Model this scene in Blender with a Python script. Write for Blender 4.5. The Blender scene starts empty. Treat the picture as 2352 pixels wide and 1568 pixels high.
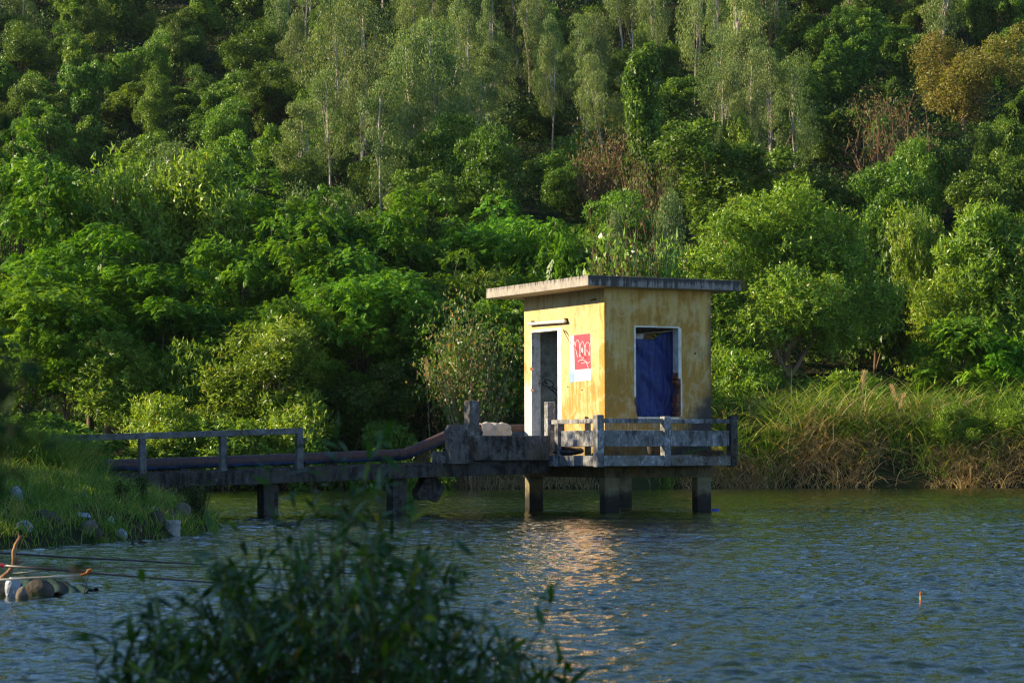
import bpy, math, random
import numpy as np
from mathutils import Vector, Matrix
from mathutils.geometry import tessellate_polygon

rng = np.random.default_rng(11)
random.seed(11)
SC = bpy.context.scene
COL = SC.collection

# ------------------------------------------------------------------ camera model
F = 5553.0            # focal length in units of the 2352 px wide picture
HC = 1.05             # eye height above the water
RR = math.radians(0.2)
CR, SR = math.cos(RR), math.sin(RR)

def ray(px, py):
    dx, dy = px - 1176.0, 1050.0 - py
    return ((dx * CR + dy * SR) / F, (-dx * SR + dy * CR) / F)

def P(px, py, d):
    a, b = ray(px, py)
    return np.array([a * d, d, HC + b * d])

def topx(X, Y, Z):
    a, b = X / Y * F, (Z - HC) / Y * F
    return 1176 + a * CR - b * SR, 1050 - (a * SR + b * CR)

# hut frame: origin at the near wall corner, u along the window wall, v along the door wall
TH = math.radians(28)
CU, SU = math.cos(TH), math.sin(TH)
HX, HY = 1.765, 46.0
def pv(px, py, v):
    k, b = ray(px, py)
    u = (k * (HY + CU * v) - HX + SU * v) / (CU - k * SU)
    return u, HC + b * (HY + SU * u + CU * v)
def pu(px, py, u):
    k, b = ray(px, py)
    v = (HX + CU * u - k * (HY + SU * u)) / (SU + k * CU)
    return v, HC + b * (HY + SU * u + CU * v)
def W(u, v, z):
    return np.array([HX + CU * u - SU * v, HY + SU * u + CU * v, z])

# ------------------------------------------------------------------ node helpers
def new_mat(name):
    m = bpy.data.materials.new(name)
    m.use_nodes = True
    nt = m.node_tree
    nt.nodes.clear()
    out = nt.nodes.new('ShaderNodeOutputMaterial')
    return m, nt, out

class NB:
    def __init__(s, nt): s.nt = nt
    def n(s, t, **kw):
        nd = s.nt.nodes.new(t)
        for k, v in kw.items():
            setattr(nd, k, v)
        return nd
    def l(s, a, b): s.nt.links.new(a, b)
    def inp(s, sock, v):
        if isinstance(v, bpy.types.NodeSocket): s.l(v, sock)
        else: sock.default_value = v
    def math(s, op, a, b=0.0, clamp=False):
        nd = s.n('ShaderNodeMath', operation=op, use_clamp=clamp)
        s.inp(nd.inputs[0], a); s.inp(nd.inputs[1], b)
        return nd.outputs[0]
    def mix(s, fac, a, b, blend='MIX'):
        nd = s.n('ShaderNodeMix', data_type='RGBA', blend_type=blend)
        s.inp(nd.inputs[0], fac)
        s.inp(nd.inputs[6], a if isinstance(a, bpy.types.NodeSocket) else (*a, 1))
        s.inp(nd.inputs[7], b if isinstance(b, bpy.types.NodeSocket) else (*b, 1))
        return nd.outputs[2]
    def coord(s, kind='Object', scale=(1, 1, 1)):
        tc = s.n('ShaderNodeTexCoord')
        mp = s.n('ShaderNodeMapping')
        mp.inputs['Scale'].default_value = scale
        s.l(tc.outputs[kind], mp.inputs['Vector'])
        return mp.outputs[0]
    def noise(s, vec, scale, detail=4, rough=.55, dist=0.0):
        nd = s.n('ShaderNodeTexNoise')
        s.l(vec, nd.inputs['Vector'])
        nd.inputs['Scale'].default_value = scale
        nd.inputs['Detail'].default_value = detail
        nd.inputs['Roughness'].default_value = rough
        nd.inputs['Distortion'].default_value = dist
        return nd.outputs['Fac']
    def ramp(s, fac, stops, smooth=False):
        nd = s.n('ShaderNodeValToRGB')
        if smooth: nd.color_ramp.interpolation = 'EASE'
        e = nd.color_ramp.elements
        while len(e) < len(stops): e.new(.5)
        for i, (p, c) in enumerate(stops):
            e[i].position = p
            e[i].color = (c, c, c, 1) if not hasattr(c, '__len__') else (*c, 1)
        s.inp(nd.inputs[0], fac)
        return nd.outputs[0]
    def step(s, fac, lo, hi):
        nd = s.n('ShaderNodeMapRange')
        nd.interpolation_type = 'SMOOTHSTEP'
        s.inp(nd.inputs[0], fac)
        nd.inputs[1].default_value = lo; nd.inputs[2].default_value = hi
        return nd.outputs[0]
    def bump(s, h, strength=.3, dist=.02):
        nd = s.n('ShaderNodeBump')
        nd.inputs['Strength'].default_value = strength
        nd.inputs['Distance'].default_value = dist
        s.l(h, nd.inputs['Height'])
        return nd.outputs[0]
    def principled(s, col, rough=.8, spec=.3, normal=None, metal=0.0):
        nd = s.n('ShaderNodeBsdfPrincipled')
        s.inp(nd.inputs['Base Color'], col if isinstance(col, bpy.types.NodeSocket) else (*col, 1))
        s.inp(nd.inputs['Roughness'], rough)
        nd.inputs['Specular IOR Level'].default_value = spec
        nd.inputs['Metallic'].default_value = metal
        if normal: s.l(normal, nd.inputs['Normal'])
        return nd

def leaf_mat(name, stops, trans=.28, rough=.42, spec=.35, var=.25):
    m, nt, out = new_mat(name); b = NB(nt)
    at = b.n('ShaderNodeAttribute', attribute_name='tint')
    col = b.ramp(at.outputs['Fac'], stops)
    oi = b.n('ShaderNodeObjectInfo')
    hsv = b.n('ShaderNodeHueSaturation')
    b.l(col, hsv.inputs['Color'])
    b.l(b.math('ADD', b.math('MULTIPLY', oi.outputs['Random'], var * 2), 1 - var), hsv.inputs['Value'])
    b.l(b.math('ADD', b.math('MULTIPLY', b.math('FRACT', b.math('MULTIPLY', oi.outputs['Random'], 37.7)), .03), .485), hsv.inputs['Hue'])
    p = b.principled(hsv.outputs[0], rough, spec)
    t = b.n('ShaderNodeBsdfTranslucent')
    tc = b.mix(1.0, hsv.outputs[0], (1.35, 1.25, .6), 'MULTIPLY')
    b.l(tc, t.inputs['Color'])
    mx = b.n('ShaderNodeMixShader'); mx.inputs[0].default_value = trans
    b.l(p.outputs[0], mx.inputs[1]); b.l(t.outputs[0], mx.inputs[2])
    b.l(mx.outputs[0], out.inputs[0])
    return m

def plain_mat(name, col, rough=.7, spec=.3, vary=.3, scale=6, bump=.2, metal=0):
    m, nt, out = new_mat(name); b = NB(nt)
    v = b.coord('Object')
    n1 = b.noise(v, scale, 6, .65)
    c = b.mix(b.step(n1, .3, .7), tuple(x * (1 - vary) for x in col), tuple(min(1, x * (1 + vary)) for x in col))
    p = b.principled(c, rough, spec, b.bump(b.noise(v, scale * 4, 5), bump, .02) if bump else None, metal)
    b.l(p.outputs[0], out.inputs[0])
    return m

def bark_mat(name, c0, c1, scale=3):
    m, nt, out = new_mat(name); b = NB(nt)
    v = b.coord('Object', (1, 1, .25))
    n1 = b.noise(v, scale, 6, .7)
    c = b.mix(b.step(n1, .35, .65), c0, c1)
    p = b.principled(c, .85, .2, b.bump(b.noise(v, scale * 5, 5), .4, .03))
    b.l(p.outputs[0], out.inputs[0])
    return m

def concrete_mat(name, base, dark, white, white_amt=.5, dark_amt=.5, algae=0.0, seed=0.0):
    """weathered concrete: lime patches, mould blotches and run-down streaks"""
    m, nt, out = new_mat(name); b = NB(nt)
    v = b.coord('Object')
    mp = b.n('ShaderNodeVectorMath', operation='ADD'); b.l(v, mp.inputs[0]); mp.inputs[1].default_value = (seed, seed * 2, seed * .7)
    v = mp.outputs[0]
    st = b.n('ShaderNodeMapping'); st.inputs['Scale'].default_value = (1, 1, .12); b.l(v, st.inputs['Vector'])
    streak = b.noise(st.outputs[0], 14, 5, .6)
    blot = b.noise(v, 2.3, 6, .65)
    fine = b.noise(v, 22, 5, .7)
    med = b.noise(v, 7, 6, .7)
    c = b.mix(b.step(med, .3, .7), tuple(x * .7 for x in base), tuple(x * 1.25 for x in base))
    wm = b.step(b.math('ADD', b.math('MULTIPLY', streak, .45), b.math('ADD', b.math('MULTIPLY', fine, .35), b.math('MULTIPLY', blot, .35))), .63 - .12 * white_amt, .70 - .06 * white_amt)
    c = b.mix(b.math('MULTIPLY', wm, .85), c, white)
    dm = b.step(b.math('ADD', b.math('MULTIPLY', streak, .5), b.math('ADD', b.math('MULTIPLY', b.noise(v, 3.1, 7, .7, .6), .55), b.math('MULTIPLY', fine, .15))), .66 - .14 * dark_amt, .78 - .12 * dark_amt)
    c = b.mix(b.math('MULTIPLY', dm, .9), c, dark)
    if algae:
        am = b.step(b.noise(v, 1.7, 5, .6), .5, .68)
        c = b.mix(b.math('MULTIPLY', am, algae), c, (.12, .085, .015))
    p = b.principled(c, .9, .2, b.bump(b.math('ADD', fine, med), .5, .02))
    b.l(p.outputs[0], out.inputs[0])
    return m

# ------------------------------------------------------------------ mesh helpers
class MB:
    def __init__(s): s.v = []; s.f = []; s.mi = []; s.n = 0
    def add(s, v, f, mi=0):
        o = s.n
        s.v.extend([tuple(map(float, x)) for x in v]); s.n += len(v)
        s.f.extend([tuple(i + o for i in q) for q in f]); s.mi.extend([mi] * len(f))
    def box(s, a, c, mi=0, jit=0.0):
        x0, y0, z0 = a; x1, y1, z1 = c
        v = [(x0, y0, z0), (x1, y0, z0), (x1, y1, z0), (x0, y1, z0), (x0, y0, z1), (x1, y0, z1), (x1, y1, z1), (x0, y1, z1)]
        if jit: v = [tuple(q + random.uniform(-jit, jit) for q in p) for p in v]
        s.add(v, [(0, 3, 2, 1), (4, 5, 6, 7), (0, 1, 5, 4), (1, 2, 6, 5), (2, 3, 7, 6), (3, 0, 4, 7)], mi)
    def tube(s, pts, rad, sides=7, mi=0, cap=True):
        pts = [np.array(p, float) for p in pts]
        if not hasattr(rad, '__len__'): rad = [rad] * len(pts)
        v, f = [], []
        ref = np.array([0.31, 0.77, 0.55])
        for i, p in enumerate(pts):
            t = pts[min(i + 1, len(pts) - 1)] - pts[max(i - 1, 0)]
            t /= np.linalg.norm(t) + 1e-9
            a = np.cross(t, ref); a /= np.linalg.norm(a) + 1e-9
            c = np.cross(t, a)
            for k in range(sides):
                th = 2 * math.pi * k / sides
                v.append(p + rad[i] * (a * math.cos(th) + c * math.sin(th)))
        for i in range(len(pts) - 1):
            for k in range(sides):
                k2 = (k + 1) % sides
                f.append((i * sides + k, i * sides + k2, (i + 1) * sides + k2, (i + 1) * sides + k))
        if cap:
            f.append(tuple(range(sides - 1, -1, -1)))
            f.append(tuple((len(pts) - 1) * sides + k for k in range(sides)))
        s.add(v, f, mi)
    def mesh(s, name, mats, smooth=False):
        me = bpy.data.meshes.new(name)
        me.from_pydata(s.v, [], s.f)
        for m in (mats if isinstance(mats, (list, tuple)) else [mats]): me.materials.append(m)
        me.polygons.foreach_set('material_index', s.mi)
        if smooth: me.polygons.foreach_set('use_smooth', [True] * len(s.f))
        me.update()
        return me
    def build(s, name, mats, parent=None, smooth=False, bevel=0.0):
        o = bpy.data.objects.new(name, s.mesh(name, mats, smooth))
        COL.objects.link(o)
        if parent is not None: o.parent = parent
        if bevel:
            bv = o.modifiers.new('bevel', 'BEVEL'); bv.width = bevel; bv.segments = 2; bv.limit_method = 'ANGLE'
        return o

def strip_mesh(name, V, k, tint, mat, smooth=False):
    """V: (n, k, 3) faces of k corners each; one tint value per face"""
    n = len(V)
    me = bpy.data.meshes.new(name)
    me.vertices.add(n * k); me.loops.add(n * k); me.polygons.add(n)
    me.vertices.foreach_set('co', np.ascontiguousarray(V, dtype=np.float32).ravel())
    me.loops.foreach_set('vertex_index', np.arange(n * k, dtype=np.int32))
    me.polygons.foreach_set('loop_start', np.arange(0, n * k, k, dtype=np.int32))
    at = me.attributes.new('tint', 'FLOAT', 'FACE')
    at.data.foreach_set('value', np.asarray(tint, np.float32))
    me.materials.append(mat)
    me.update(calc_edges=True)
    return me

def obj(name, me, parent=None, loc=None):
    o = bpy.data.objects.new(name, me); COL.objects.link(o)
    if parent is not None: o.parent = parent
    if loc is not None: o.location = tuple(map(float, loc))
    return o

def tag(o, label=None, cat=None, group=None, kind=None):
    if label: o['label'] = label
    if cat: o['category'] = cat
    if group: o['group'] = group
    if kind: o['kind'] = kind
    return o

def empty(name, loc=(0, 0, 0), rz=0.0):
    o = bpy.data.objects.new(name, None); COL.objects.link(o)
    o.location = tuple(map(float, loc)); o.rotation_euler = (0, 0, rz)
    o.empty_display_size = .2
    return o

def unit(v): return v / (np.linalg.norm(v, axis=-1, keepdims=True) + 1e-9)
def rdir(n): return unit(rng.normal(size=(n, 3)))

def leaves(Pb, D, N, L, Wd, fold=.18):
    """rhombus leaves with a slight keel: (n,4,3)"""
    D = unit(D); S = unit(np.cross(D, N)); N2 = np.cross(S, D)
    L = np.asarray(L).reshape(-1, 1); Wd = np.asarray(Wd).reshape(-1, 1)
    mid = Pb + D * L * .45
    up = N2 * Wd * fold
    tip = Pb + D * L - N2 * L * .12
    return np.stack([Pb, mid + S * Wd * .5 + up, tip, mid - S * Wd * .5 + up], 1)

def blades(Pb, az, L, Wd, lean, seg=4, twist=None):
    """arching grass blades -> (n*seg,4,3)"""
    n = len(Pb)
    dirh = np.stack([np.cos(az), np.sin(az), np.zeros(n)], 1)
    side = np.stack([-np.sin(az), np.cos(az), np.zeros(n)], 1)
    if twist is not None:
        side = unit(side * np.cos(twist)[:, None] + dirh * np.sin(twist)[:, None])
    out = []
    prev = None
    for i in range(seg + 1):
        t = i / seg
        h = L * (t - .42 * lean * t ** 2.2)
        r = L * lean * (.15 * t + .6 * t ** 2)
        c = Pb + dirh * r[:, None] + np.array([0, 0, 1.]) * h[:, None]
        w = Wd * (1 - t) ** .7 * .5 if i else Wd * .35
        a, bb = c - side * np.asarray(w).reshape(-1, 1), c + side * np.asarray(w).reshape(-1, 1)
        if prev is not None: out.append(np.stack([prev[0], prev[1], bb, a], 1))
        prev = (a, bb)
    return np.concatenate(out, 0)

# ------------------------------------------------------------------ terrain
BANK = np.array([(-6.3, 27.6), (-5.5, 29.6), (-5.0, 31.2), (-4.62, 32.6), (-4.35, 34.5), (-4.55, 37.5), (-5.2, 40.5), (-6.2, 43.0), (-7.4, 45.2), (-9.5, 47.5), (-16, 50), (-34, 54), (-34, 18), (-20, 22), (-12, 25)], float)
def bank_sd(X, Y):
    Pn = np.stack([X, Y], -1)
    d = np.full(X.shape, 1e9); ins = np.zeros(X.shape, bool)
    n = len(BANK)
    for i in range(n):
        a, c = BANK[i], BANK[(i + 1) % n]
        e = c - a
        w = Pn - a
        t = np.clip((w @ e) / (e @ e), 0, 1)
        d = np.minimum(d, np.linalg.norm(w - t[..., None] * e, axis=-1))
        cond = (a[1] > Y) != (c[1] > Y)
        with np.errstate(divide='ignore', invalid='ignore'):
            xi = a[0] + (Y - a[1]) * (e[0] / e[1] if e[1] else 0)
        ins ^= cond & (X < xi)
    return np.where(ins, d, -d)

def snoise(X, Y, s, seed):
    r = np.random.default_rng(seed)
    z = np.zeros_like(X, dtype=float)
    for i in range(7):
        th = r.uniform(0, 6.28); k = s * r.uniform(.6, 1.9)
        z += np.sin((X * math.cos(th) + Y * math.sin(th)) * k + r.uniform(0, 6.28))
    return z / 7 * 1.6

def shore_y(X): return 80.5 + .9 * snoise(X, X * 0, .35, 3) - 3.5 * np.clip(-X / 14, 0, 1) - .8 * np.clip(X / 12, 0, 1)

def terrain(X, Y):
    X = np.asarray(X, float); Y = np.asarray(Y, float)
    s = Y - shore_y(X)
    bank_h = (1.15 + .75 * np.clip((X - 6) / 3, 0, 1)) * (1 - np.exp(-np.clip(s, 0, None) / 1.0)) + .25 * np.clip(s / 6, 0, 1)
    slope = np.clip(Y - 93 - .05 * X, 0, None)
    hill = slope * .36 + 3.0 * snoise(X, Y, .045, 5) * np.clip(slope / 40, 0, 1)
    hill = np.where(Y > 215, hill - (Y - 215) * .12, hill)
    far = np.where(s > 0, bank_h + hill + .12 * snoise(X, Y, 1.1, 8), np.clip(s * .5, -1.4, 0))
    sd = bank_sd(X, Y)
    lb = np.where(sd > 0, .06 + 1.1 * (1 - np.exp(-sd / 2.6)) + .05 * snoise(X, Y, 2.2, 9) + np.clip(sd - 4, 0, 6) * .12, np.clip(sd * .5, -1.4, 0))
    z = np.maximum(far, lb)
    near = np.clip(.12 - np.clip(Y - 8.3, 0, None) * .35, -1.4, .12) + .02 * snoise(X, Y, 2.0, 12)
    z = np.maximum(z, near)
    shoal = -.12 - ((X + 3.7) ** 2 + (Y - 18.4) ** 2) * .25
    z = np.maximum(z, np.maximum(shoal, -1.4))
    return z

def Tz(x, y): return float(terrain(np.array([x]), np.array([y]))[0])
def hit(px, py, d0=20, d1=120):
    for d in np.arange(d0, d1, .05):
        q = P(px, py, d)
        if q[2] <= max(Tz(q[0], q[1]), 0.0): return q
    return P(px, py, d1)

def grid_mesh(name, xs, ys, zf, mat, smooth=True):
    Xg, Yg = np.meshgrid(xs, ys)
    Zg = zf(Xg, Yg)
    return grid_from(name, Xg, Yg, Zg, mat, smooth)
def grid_from(name, Xg, Yg, Zg, mat, smooth=True):
    h, w = Xg.shape
    me = bpy.data.meshes.new(name)
    co = np.stack([Xg, Yg, Zg], -1).reshape(-1, 3).astype(np.float32)
    idx = np.arange(h * w).reshape(h, w)
    q = np.stack([idx[:-1, :-1], idx[:-1, 1:], idx[1:, 1:], idx[1:, :-1]], -1).reshape(-1, 4).astype(np.int32)
    me.vertices.add(h * w); me.loops.add(q.size); me.polygons.add(len(q))
    me.vertices.foreach_set('co', co.ravel())
    me.loops.foreach_set('vertex_index', q.ravel())
    me.polygons.foreach_set('loop_start', np.arange(0, q.size, 4, dtype=np.int32))
    if smooth: me.polygons.foreach_set('use_smooth', np.ones(len(q), bool))
    me.materials.append(mat); me.update(calc_edges=True)
    return me

# ground material
m, nt, out = new_mat('soil'); b = NB(nt)
v = b.coord('Object')
c = b.mix(b.step(b.noise(v, .8, 6, .65), .35, .65), (.035, .026, .014), (.03, .045, .012))
c = b.mix(b.step(b.noise(v, .25, 5, .6), .55, .7), c, (.09, .05, .025))
p = b.principled(c, .95, .1, b.bump(b.noise(v, 5, 6, .7), .8, .1)); b.l(p.outputs[0], out.inputs[0])
M_SOIL = m

xs = np.unique(np.concatenate([np.arange(-160, -16, 4.0), np.arange(-16, 20, .45), np.arange(20, 161, 4.0)]))
ys = np.unique(np.concatenate([np.arange(-30, 0, 4.0), np.arange(0, 20, .6), np.arange(20, 52, .4), np.arange(52, 76, 2.0), np.arange(76, 96, .4), np.arange(96, 215, 1.5), np.arange(215, 420, 8.0)]))
tag(obj('ground', grid_mesh('ground', xs, ys, terrain, M_SOIL)), kind='structure')

# ------------------------------------------------------------------ water
m, nt, out = new_mat('lake_water'); b = NB(nt)
v = b.coord('Object', (1, 1.6, 1))
h = b.math('ADD', b.noise(v, 9, 3, .6), b.math('MULTIPLY', b.noise(v, 3.1, 3, .55), 1.6))
p = b.principled((.010, .021, .005), .025, .5, b.bump(h, .30, .03))
p.inputs['IOR'].default_value = 1.33
b.l(p.outputs[0], out.inputs[0])
M_WATER = m
rows = [7.6]
while rows[-1] < 92: rows.append(rows[-1] * 1.0021)
rows = np.array(rows)
tc = np.concatenate([np.linspace(-1.6, -.33, 26)[:-1], np.linspace(-.33, .33, 900), np.linspace(.33, 1.6, 26)[1:]])
Tg, Yg = np.meshgrid(tc, rows)
Xg = Tg * Yg
Zg = np.zeros_like(Xg)
wr = np.random.default_rng(4)
mod = np.clip(.95 + .35 * snoise(Xg, Yg, .35, 21) + .2 * snoise(Xg, Yg, 1.3, 22), .35, 1.5)
spac = np.maximum(Yg * .0021, .66 / 900 * Yg)
for i in range(110):
    lam = .085 * (5.0 ** (wr.uniform(0, 1) ** 1.5)) if i < 92 else wr.uniform(.7, 2.2)
    th = math.pi / 2 + wr.normal(0, .85) - .2
    k = 2 * math.pi / lam
    slope = .027 if i < 92 else .009
    a = slope / k * wr.uniform(.5, 1.3)
    ph = k * (Xg * math.cos(th) + Yg * math.sin(th)) + wr.uniform(0, 6.28)
    Zg += a * np.clip(lam / (spac * 2.2) - .6, 0, 1) * (np.sin(ph) + .2 * np.cos(2 * ph))
Zg *= mod * 1.0
tag(obj('water', grid_from('water', Xg, Yg, Zg, M_WATER)), kind='structure')
del Zg

# ------------------------------------------------------------------ foliage materials
G_FEATHER = leaf_mat('feathery_leaf', [(0, (.025, .08, .004)), (.5, (.115, .26, .012)), (1, (.27, .43, .04))], .42, .45, .3)
G_ACACIA = leaf_mat('acacia_leaf', [(0, (.05, .10, .007)), (.5, (.18, .31, .022)), (.92, (.36, .49, .07)), (1, (.38, .27, .07))], .42, .4, .4, .15)
G_EUC = leaf_mat('eucalyptus_leaf', [(0, (.06, .11, .028)), (.55, (.14, .22, .05)), (.9, (.25, .33, .095)), (1, (.30, .22, .09))], .3, .5, .3, .2)
G_BROAD = leaf_mat('broad_leaf', [(0, (.022, .06, .006)), (.5, (.095, .19, .018)), (1, (.24, .36, .055))], .38, .42, .25, .35)
G_UNDER = leaf_mat('undergrowth_leaf', [(0, (.015, .04, .005)), (.6, (.05, .11, .012)), (1, (.16, .24, .04))], .2, .5, .2, .1)  # own darker leaf colour, painting shade into the hollows between trees
G_HANG = leaf_mat('dark_hanging_leaf', [(0, (.008, .025, .006)), (1, (.03, .07, .012))], .12, .7, .1, .1)  # leaf colour darkened to stand in for shade on the hanging tips
G_BIG = leaf_mat('large_leaf', [(0, (.08, .19, .02)), (.6, (.18, .34, .05)), (1, (.32, .46, .12))], .4, .35, .4, .1)
G_OLIVE = leaf_mat('olive_leaf', [(0, (.10, .13, .016)), (.5, (.22, .23, .04)), (1, (.32, .22, .08))], .35, .5, .25, .1)
G_DRY = leaf_mat('withered_leaf', [(0, (.06, .035, .016)), (.4, (.14, .085, .04)), (.6, (.13, .13, .035)), (1, (.09, .16, .03))], .3, .6, .2, .15)
G_REDSHRUB = leaf_mat('reddish_leaf', [(0, (.05, .10, .012)), (.6, (.12, .20, .03)), (.8, (.24, .20, .06)), (1, (.38, .17, .08))], .35, .45, .35, .1)
G_GRASS = leaf_mat('green_blade', [(0, (.045, .13, .010)), (.45, (.13, .28, .024)), (.7, (.28, .36, .06)), (1, (.52, .42, .17))], .35, .5, .3, .1)
G_STRAW = leaf_mat('straw_blade', [(0, (.26, .17, .09)), (.5, (.52, .38, .22)), (.88, (.66, .51, .32)), (1, (.18, .31, .05))], .42, .6, .25, .1)
G_WEED = leaf_mat('weed_leaf', [(0, (.014, .045, .005)), (.6, (.05, .125, .012)), (.88, (.17, .26, .02)), (1, (.34, .25, .025))], .35, .4, .4, .1)
B_BROWN = bark_mat('brown_bark', (.07, .045, .028), (.20, .13, .08))
B_PALE = bark_mat('pale_bark', (.30, .24, .19), (.55, .48, .42), 1.2)
B_TAN = bark_mat('tan_bark', (.16, .10, .06), (.42, .28, .17), 2)
B_DARK = bark_mat('dark_bark', (.025, .018, .012), (.08, .055, .035))
B_STEM = bark_mat('green_brown_stem', (.03, .035, .012), (.10, .075, .03), 5)
B_TWIG = bark_mat('dry_twig', (.13, .07, .04), (.30, .17, .10), 4)

# ------------------------------------------------------------------ tree prototypes
def lobe_leaves(c, r, n, L, Wd, droop=0.0, outward=.5, shell=.55, up_bias=.25):
    d = rdir(n); d[:, 2] += up_bias; d = unit(d)
    rad = shell + (1.06 - shell) * rng.random(n) ** .5
    Pb = c + d * np.asarray(r) * rad[:, None]
    D = rdir(n) * .8 + d * outward; D[:, 2] -= droop
    N = d + rdir(n) * .6
    Ls = L * rng.uniform(.65, 1.3, n); Ws = Wd * rng.uniform(.75, 1.25, n)
    return leaves(Pb, D, N, Ls, Ws)

def limbs(mb, base, top, targets, r0, wob=.25, sides=7):
    base = np.array(base, float); top = np.array(top, float)
    n = 6; pts = []
    for i in range(n + 1):
        t = i / n
        q = base + (top - base) * t
        if 0 < i < n: q[:2] += rng.normal(0, wob * .25, 2)
        pts.append(q)
    mb.tube(pts, [r0 * (1 - .72 * (i / n)) for i in range(n + 1)], sides)
    for tg in targets:
        tg = np.array(tg, float)
        tt = rng.uniform(.3, .85)
        k = tt * n; i = int(k)
        s = pts[i] + (pts[min(i + 1, n)] - pts[i]) * (k - i)
        midp = (s + tg) / 2 + rng.normal(0, wob * .35, 3) - np.array([0, 0, .12 * np.linalg.norm(tg - s)])
        rs = r0 * (1 - .72 * tt) * .62
        q1 = s * .6 + midp * .4 + rng.normal(0, wob * .08, 3)
        mb.tube([s, q1, midp, (midp + tg) / 2 + rng.normal(0, wob * .15, 3), tg], [rs, rs * .8, rs * .6, rs * .42, rs * .18], max(5, sides - 2))

def sub_crowns(n, c, R, k, low=-.6):
    """lobe centres gathered on several unequal sub-crowns: an uneven outline with gaps"""
    R = np.array(R); sc = np.array(c) + rdir(k) * R * rng.uniform(.35, .75, k)[:, None]
    sr = rng.uniform(.28, .55, k)
    d = rdir(n * 3); d = d[d[:, 2] > low][:n]
    w = rng.choice(k, len(d), p=sr ** 2 / (sr ** 2).sum())
    return sc[w] + d * R * sr[w][:, None] * rng.uniform(.5, 1.05, len(d))[:, None]

def crown_pts(n, c, R, low=-.5, minr=.55):
    d = rdir(n * 3); d = d[d[:, 2] > low][:n]
    rad = minr + (1 - minr) * rng.random(len(d)) ** .6
    return np.array(c) + d * np.array(R) * rad[:, None]

def proto_feather(h, R, nplates, nspray=80, trunk_r=.16):
    """spreading tree whose compound leaves lie in flat layered plates"""
    mb = MB()
    c = np.array([0, 0, h * .62]); rz = h * .40
    cen = crown_pts(nplates, c, (R * .9, R * .9, rz), -.75, .35)
    V, T = [], []
    for q in cen:
        pr = rng.uniform(.5, 1.0) * R * .33
        n = int(nspray * rng.uniform(.7, 1.2))
        th = rng.uniform(0, 6.283, n); rr = np.sqrt(rng.random(n)) * pr
        pos = q + np.stack([np.cos(th) * rr, np.sin(th) * rr, -.5 * rr ** 2 / pr + rng.normal(0, .15, n)], 1)
        out = np.stack([np.cos(th), np.sin(th), rng.normal(0, .4, n)], 1) + rng.normal(0, .7, (n, 3)) * np.array([1, 1, .7])
        out = unit(out); ln = rng.uniform(.24, .42, n)
        up = unit(np.array([0, 0, 1.]) + out * .3 + rng.normal(0, .38, (n, 3)))
        cr = unit(np.cross(out, up))
        tl = rng.uniform(0, 1)
        for k in range(5):
            t = (k + .6) / 5
            bp = pos + out * (ln * t)[:, None] - np.array([0, 0, 1.]) * (ln * .35 * t * t)[:, None]
            for sd in (-1, 1):
                D = out * .65 + cr * sd * .8 - np.array([0, 0, .28]) + rng.normal(0, .12, (n, 3))
                LL = .19 * (1 - .35 * abs(t - .45)) * rng.uniform(.75, 1.25, n)
                V.append(leaves(bp, D, up, LL, LL * .46, .1))
                T.append(np.clip(rng.normal(.42 + .2 * tl, .2, n), 0, 1))
    limbs(mb, (0, 0, -.4), (rng.normal(0, .3), rng.normal(0, .3), h * .66), cen[rng.choice(len(cen), min(22, len(cen)), False)], trunk_r, .5)
    return np.concatenate(V), np.concatenate(T), mb

def proto_acacia(h, R, nlobes, ntwig=45, per=9, low=-.7, zc=.56, rzf=.46, L=.185, Wd=.05, trunk_r=.15, lean=(0, 0), lobe=(.22, .36), subs=None):
    mb = MB()
    c = np.array([lean[0], lean[1], h * zc]); rz = h * rzf
    cen = np.concatenate([crown_pts(nlobes // 3, c, (R * .75, R * .75, rz * .8), low, .3), sub_crowns(nlobes - nlobes // 3, c, (R, R, rz), 9, low)])
    if subs:
        sb = np.array(subs); w = rng.choice(len(sb), nlobes, p=sb[:, 3] ** 2 / (sb[:, 3] ** 2).sum())
        cen = sb[w, :3] * [R, R, h] + rdir(nlobes) * (sb[w, 3] * R * rng.uniform(.45, 1.0, nlobes))[:, None] * [1, 1, .85]
    V, T = [], []
    for q in cen:
        r = rng.uniform(*lobe) * R
        d = rdir(ntwig); d[:, 2] += .25; d = unit(d)
        tp = q + d * (r * (.55 + .5 * rng.random(ntwig) ** .5))[:, None] * np.array([1, 1, .9])
        td = unit(d + np.array([0, 0, .45]) + rng.normal(0, .3, (ntwig, 3)))
        tl = rng.uniform(0, 1)
        for k in range(per):
            t = rng.uniform(-.25, .22, ntwig)
            bp = tp + td * t[:, None]
            D = td * .55 + rdir(ntwig) * .85
            n = rdir(ntwig) * .5 + d * .9
            LL = L * rng.uniform(.7, 1.3, ntwig)
            V.append(leaves(bp, D, n, LL, Wd * rng.uniform(.8, 1.3, ntwig), .15))
            T.append(np.clip(rng.normal(.4 + .2 * tl, .2, ntwig), 0, 1))
    limbs(mb, (-.15, 0, -.4), (lean[0] * .8 + rng.normal(0, .2), lean[1] * .8, h * .62), cen[rng.choice(len(cen), min(20, len(cen)), False)], trunk_r, .5)
    return np.concatenate(V), np.concatenate(T), mb

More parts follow.
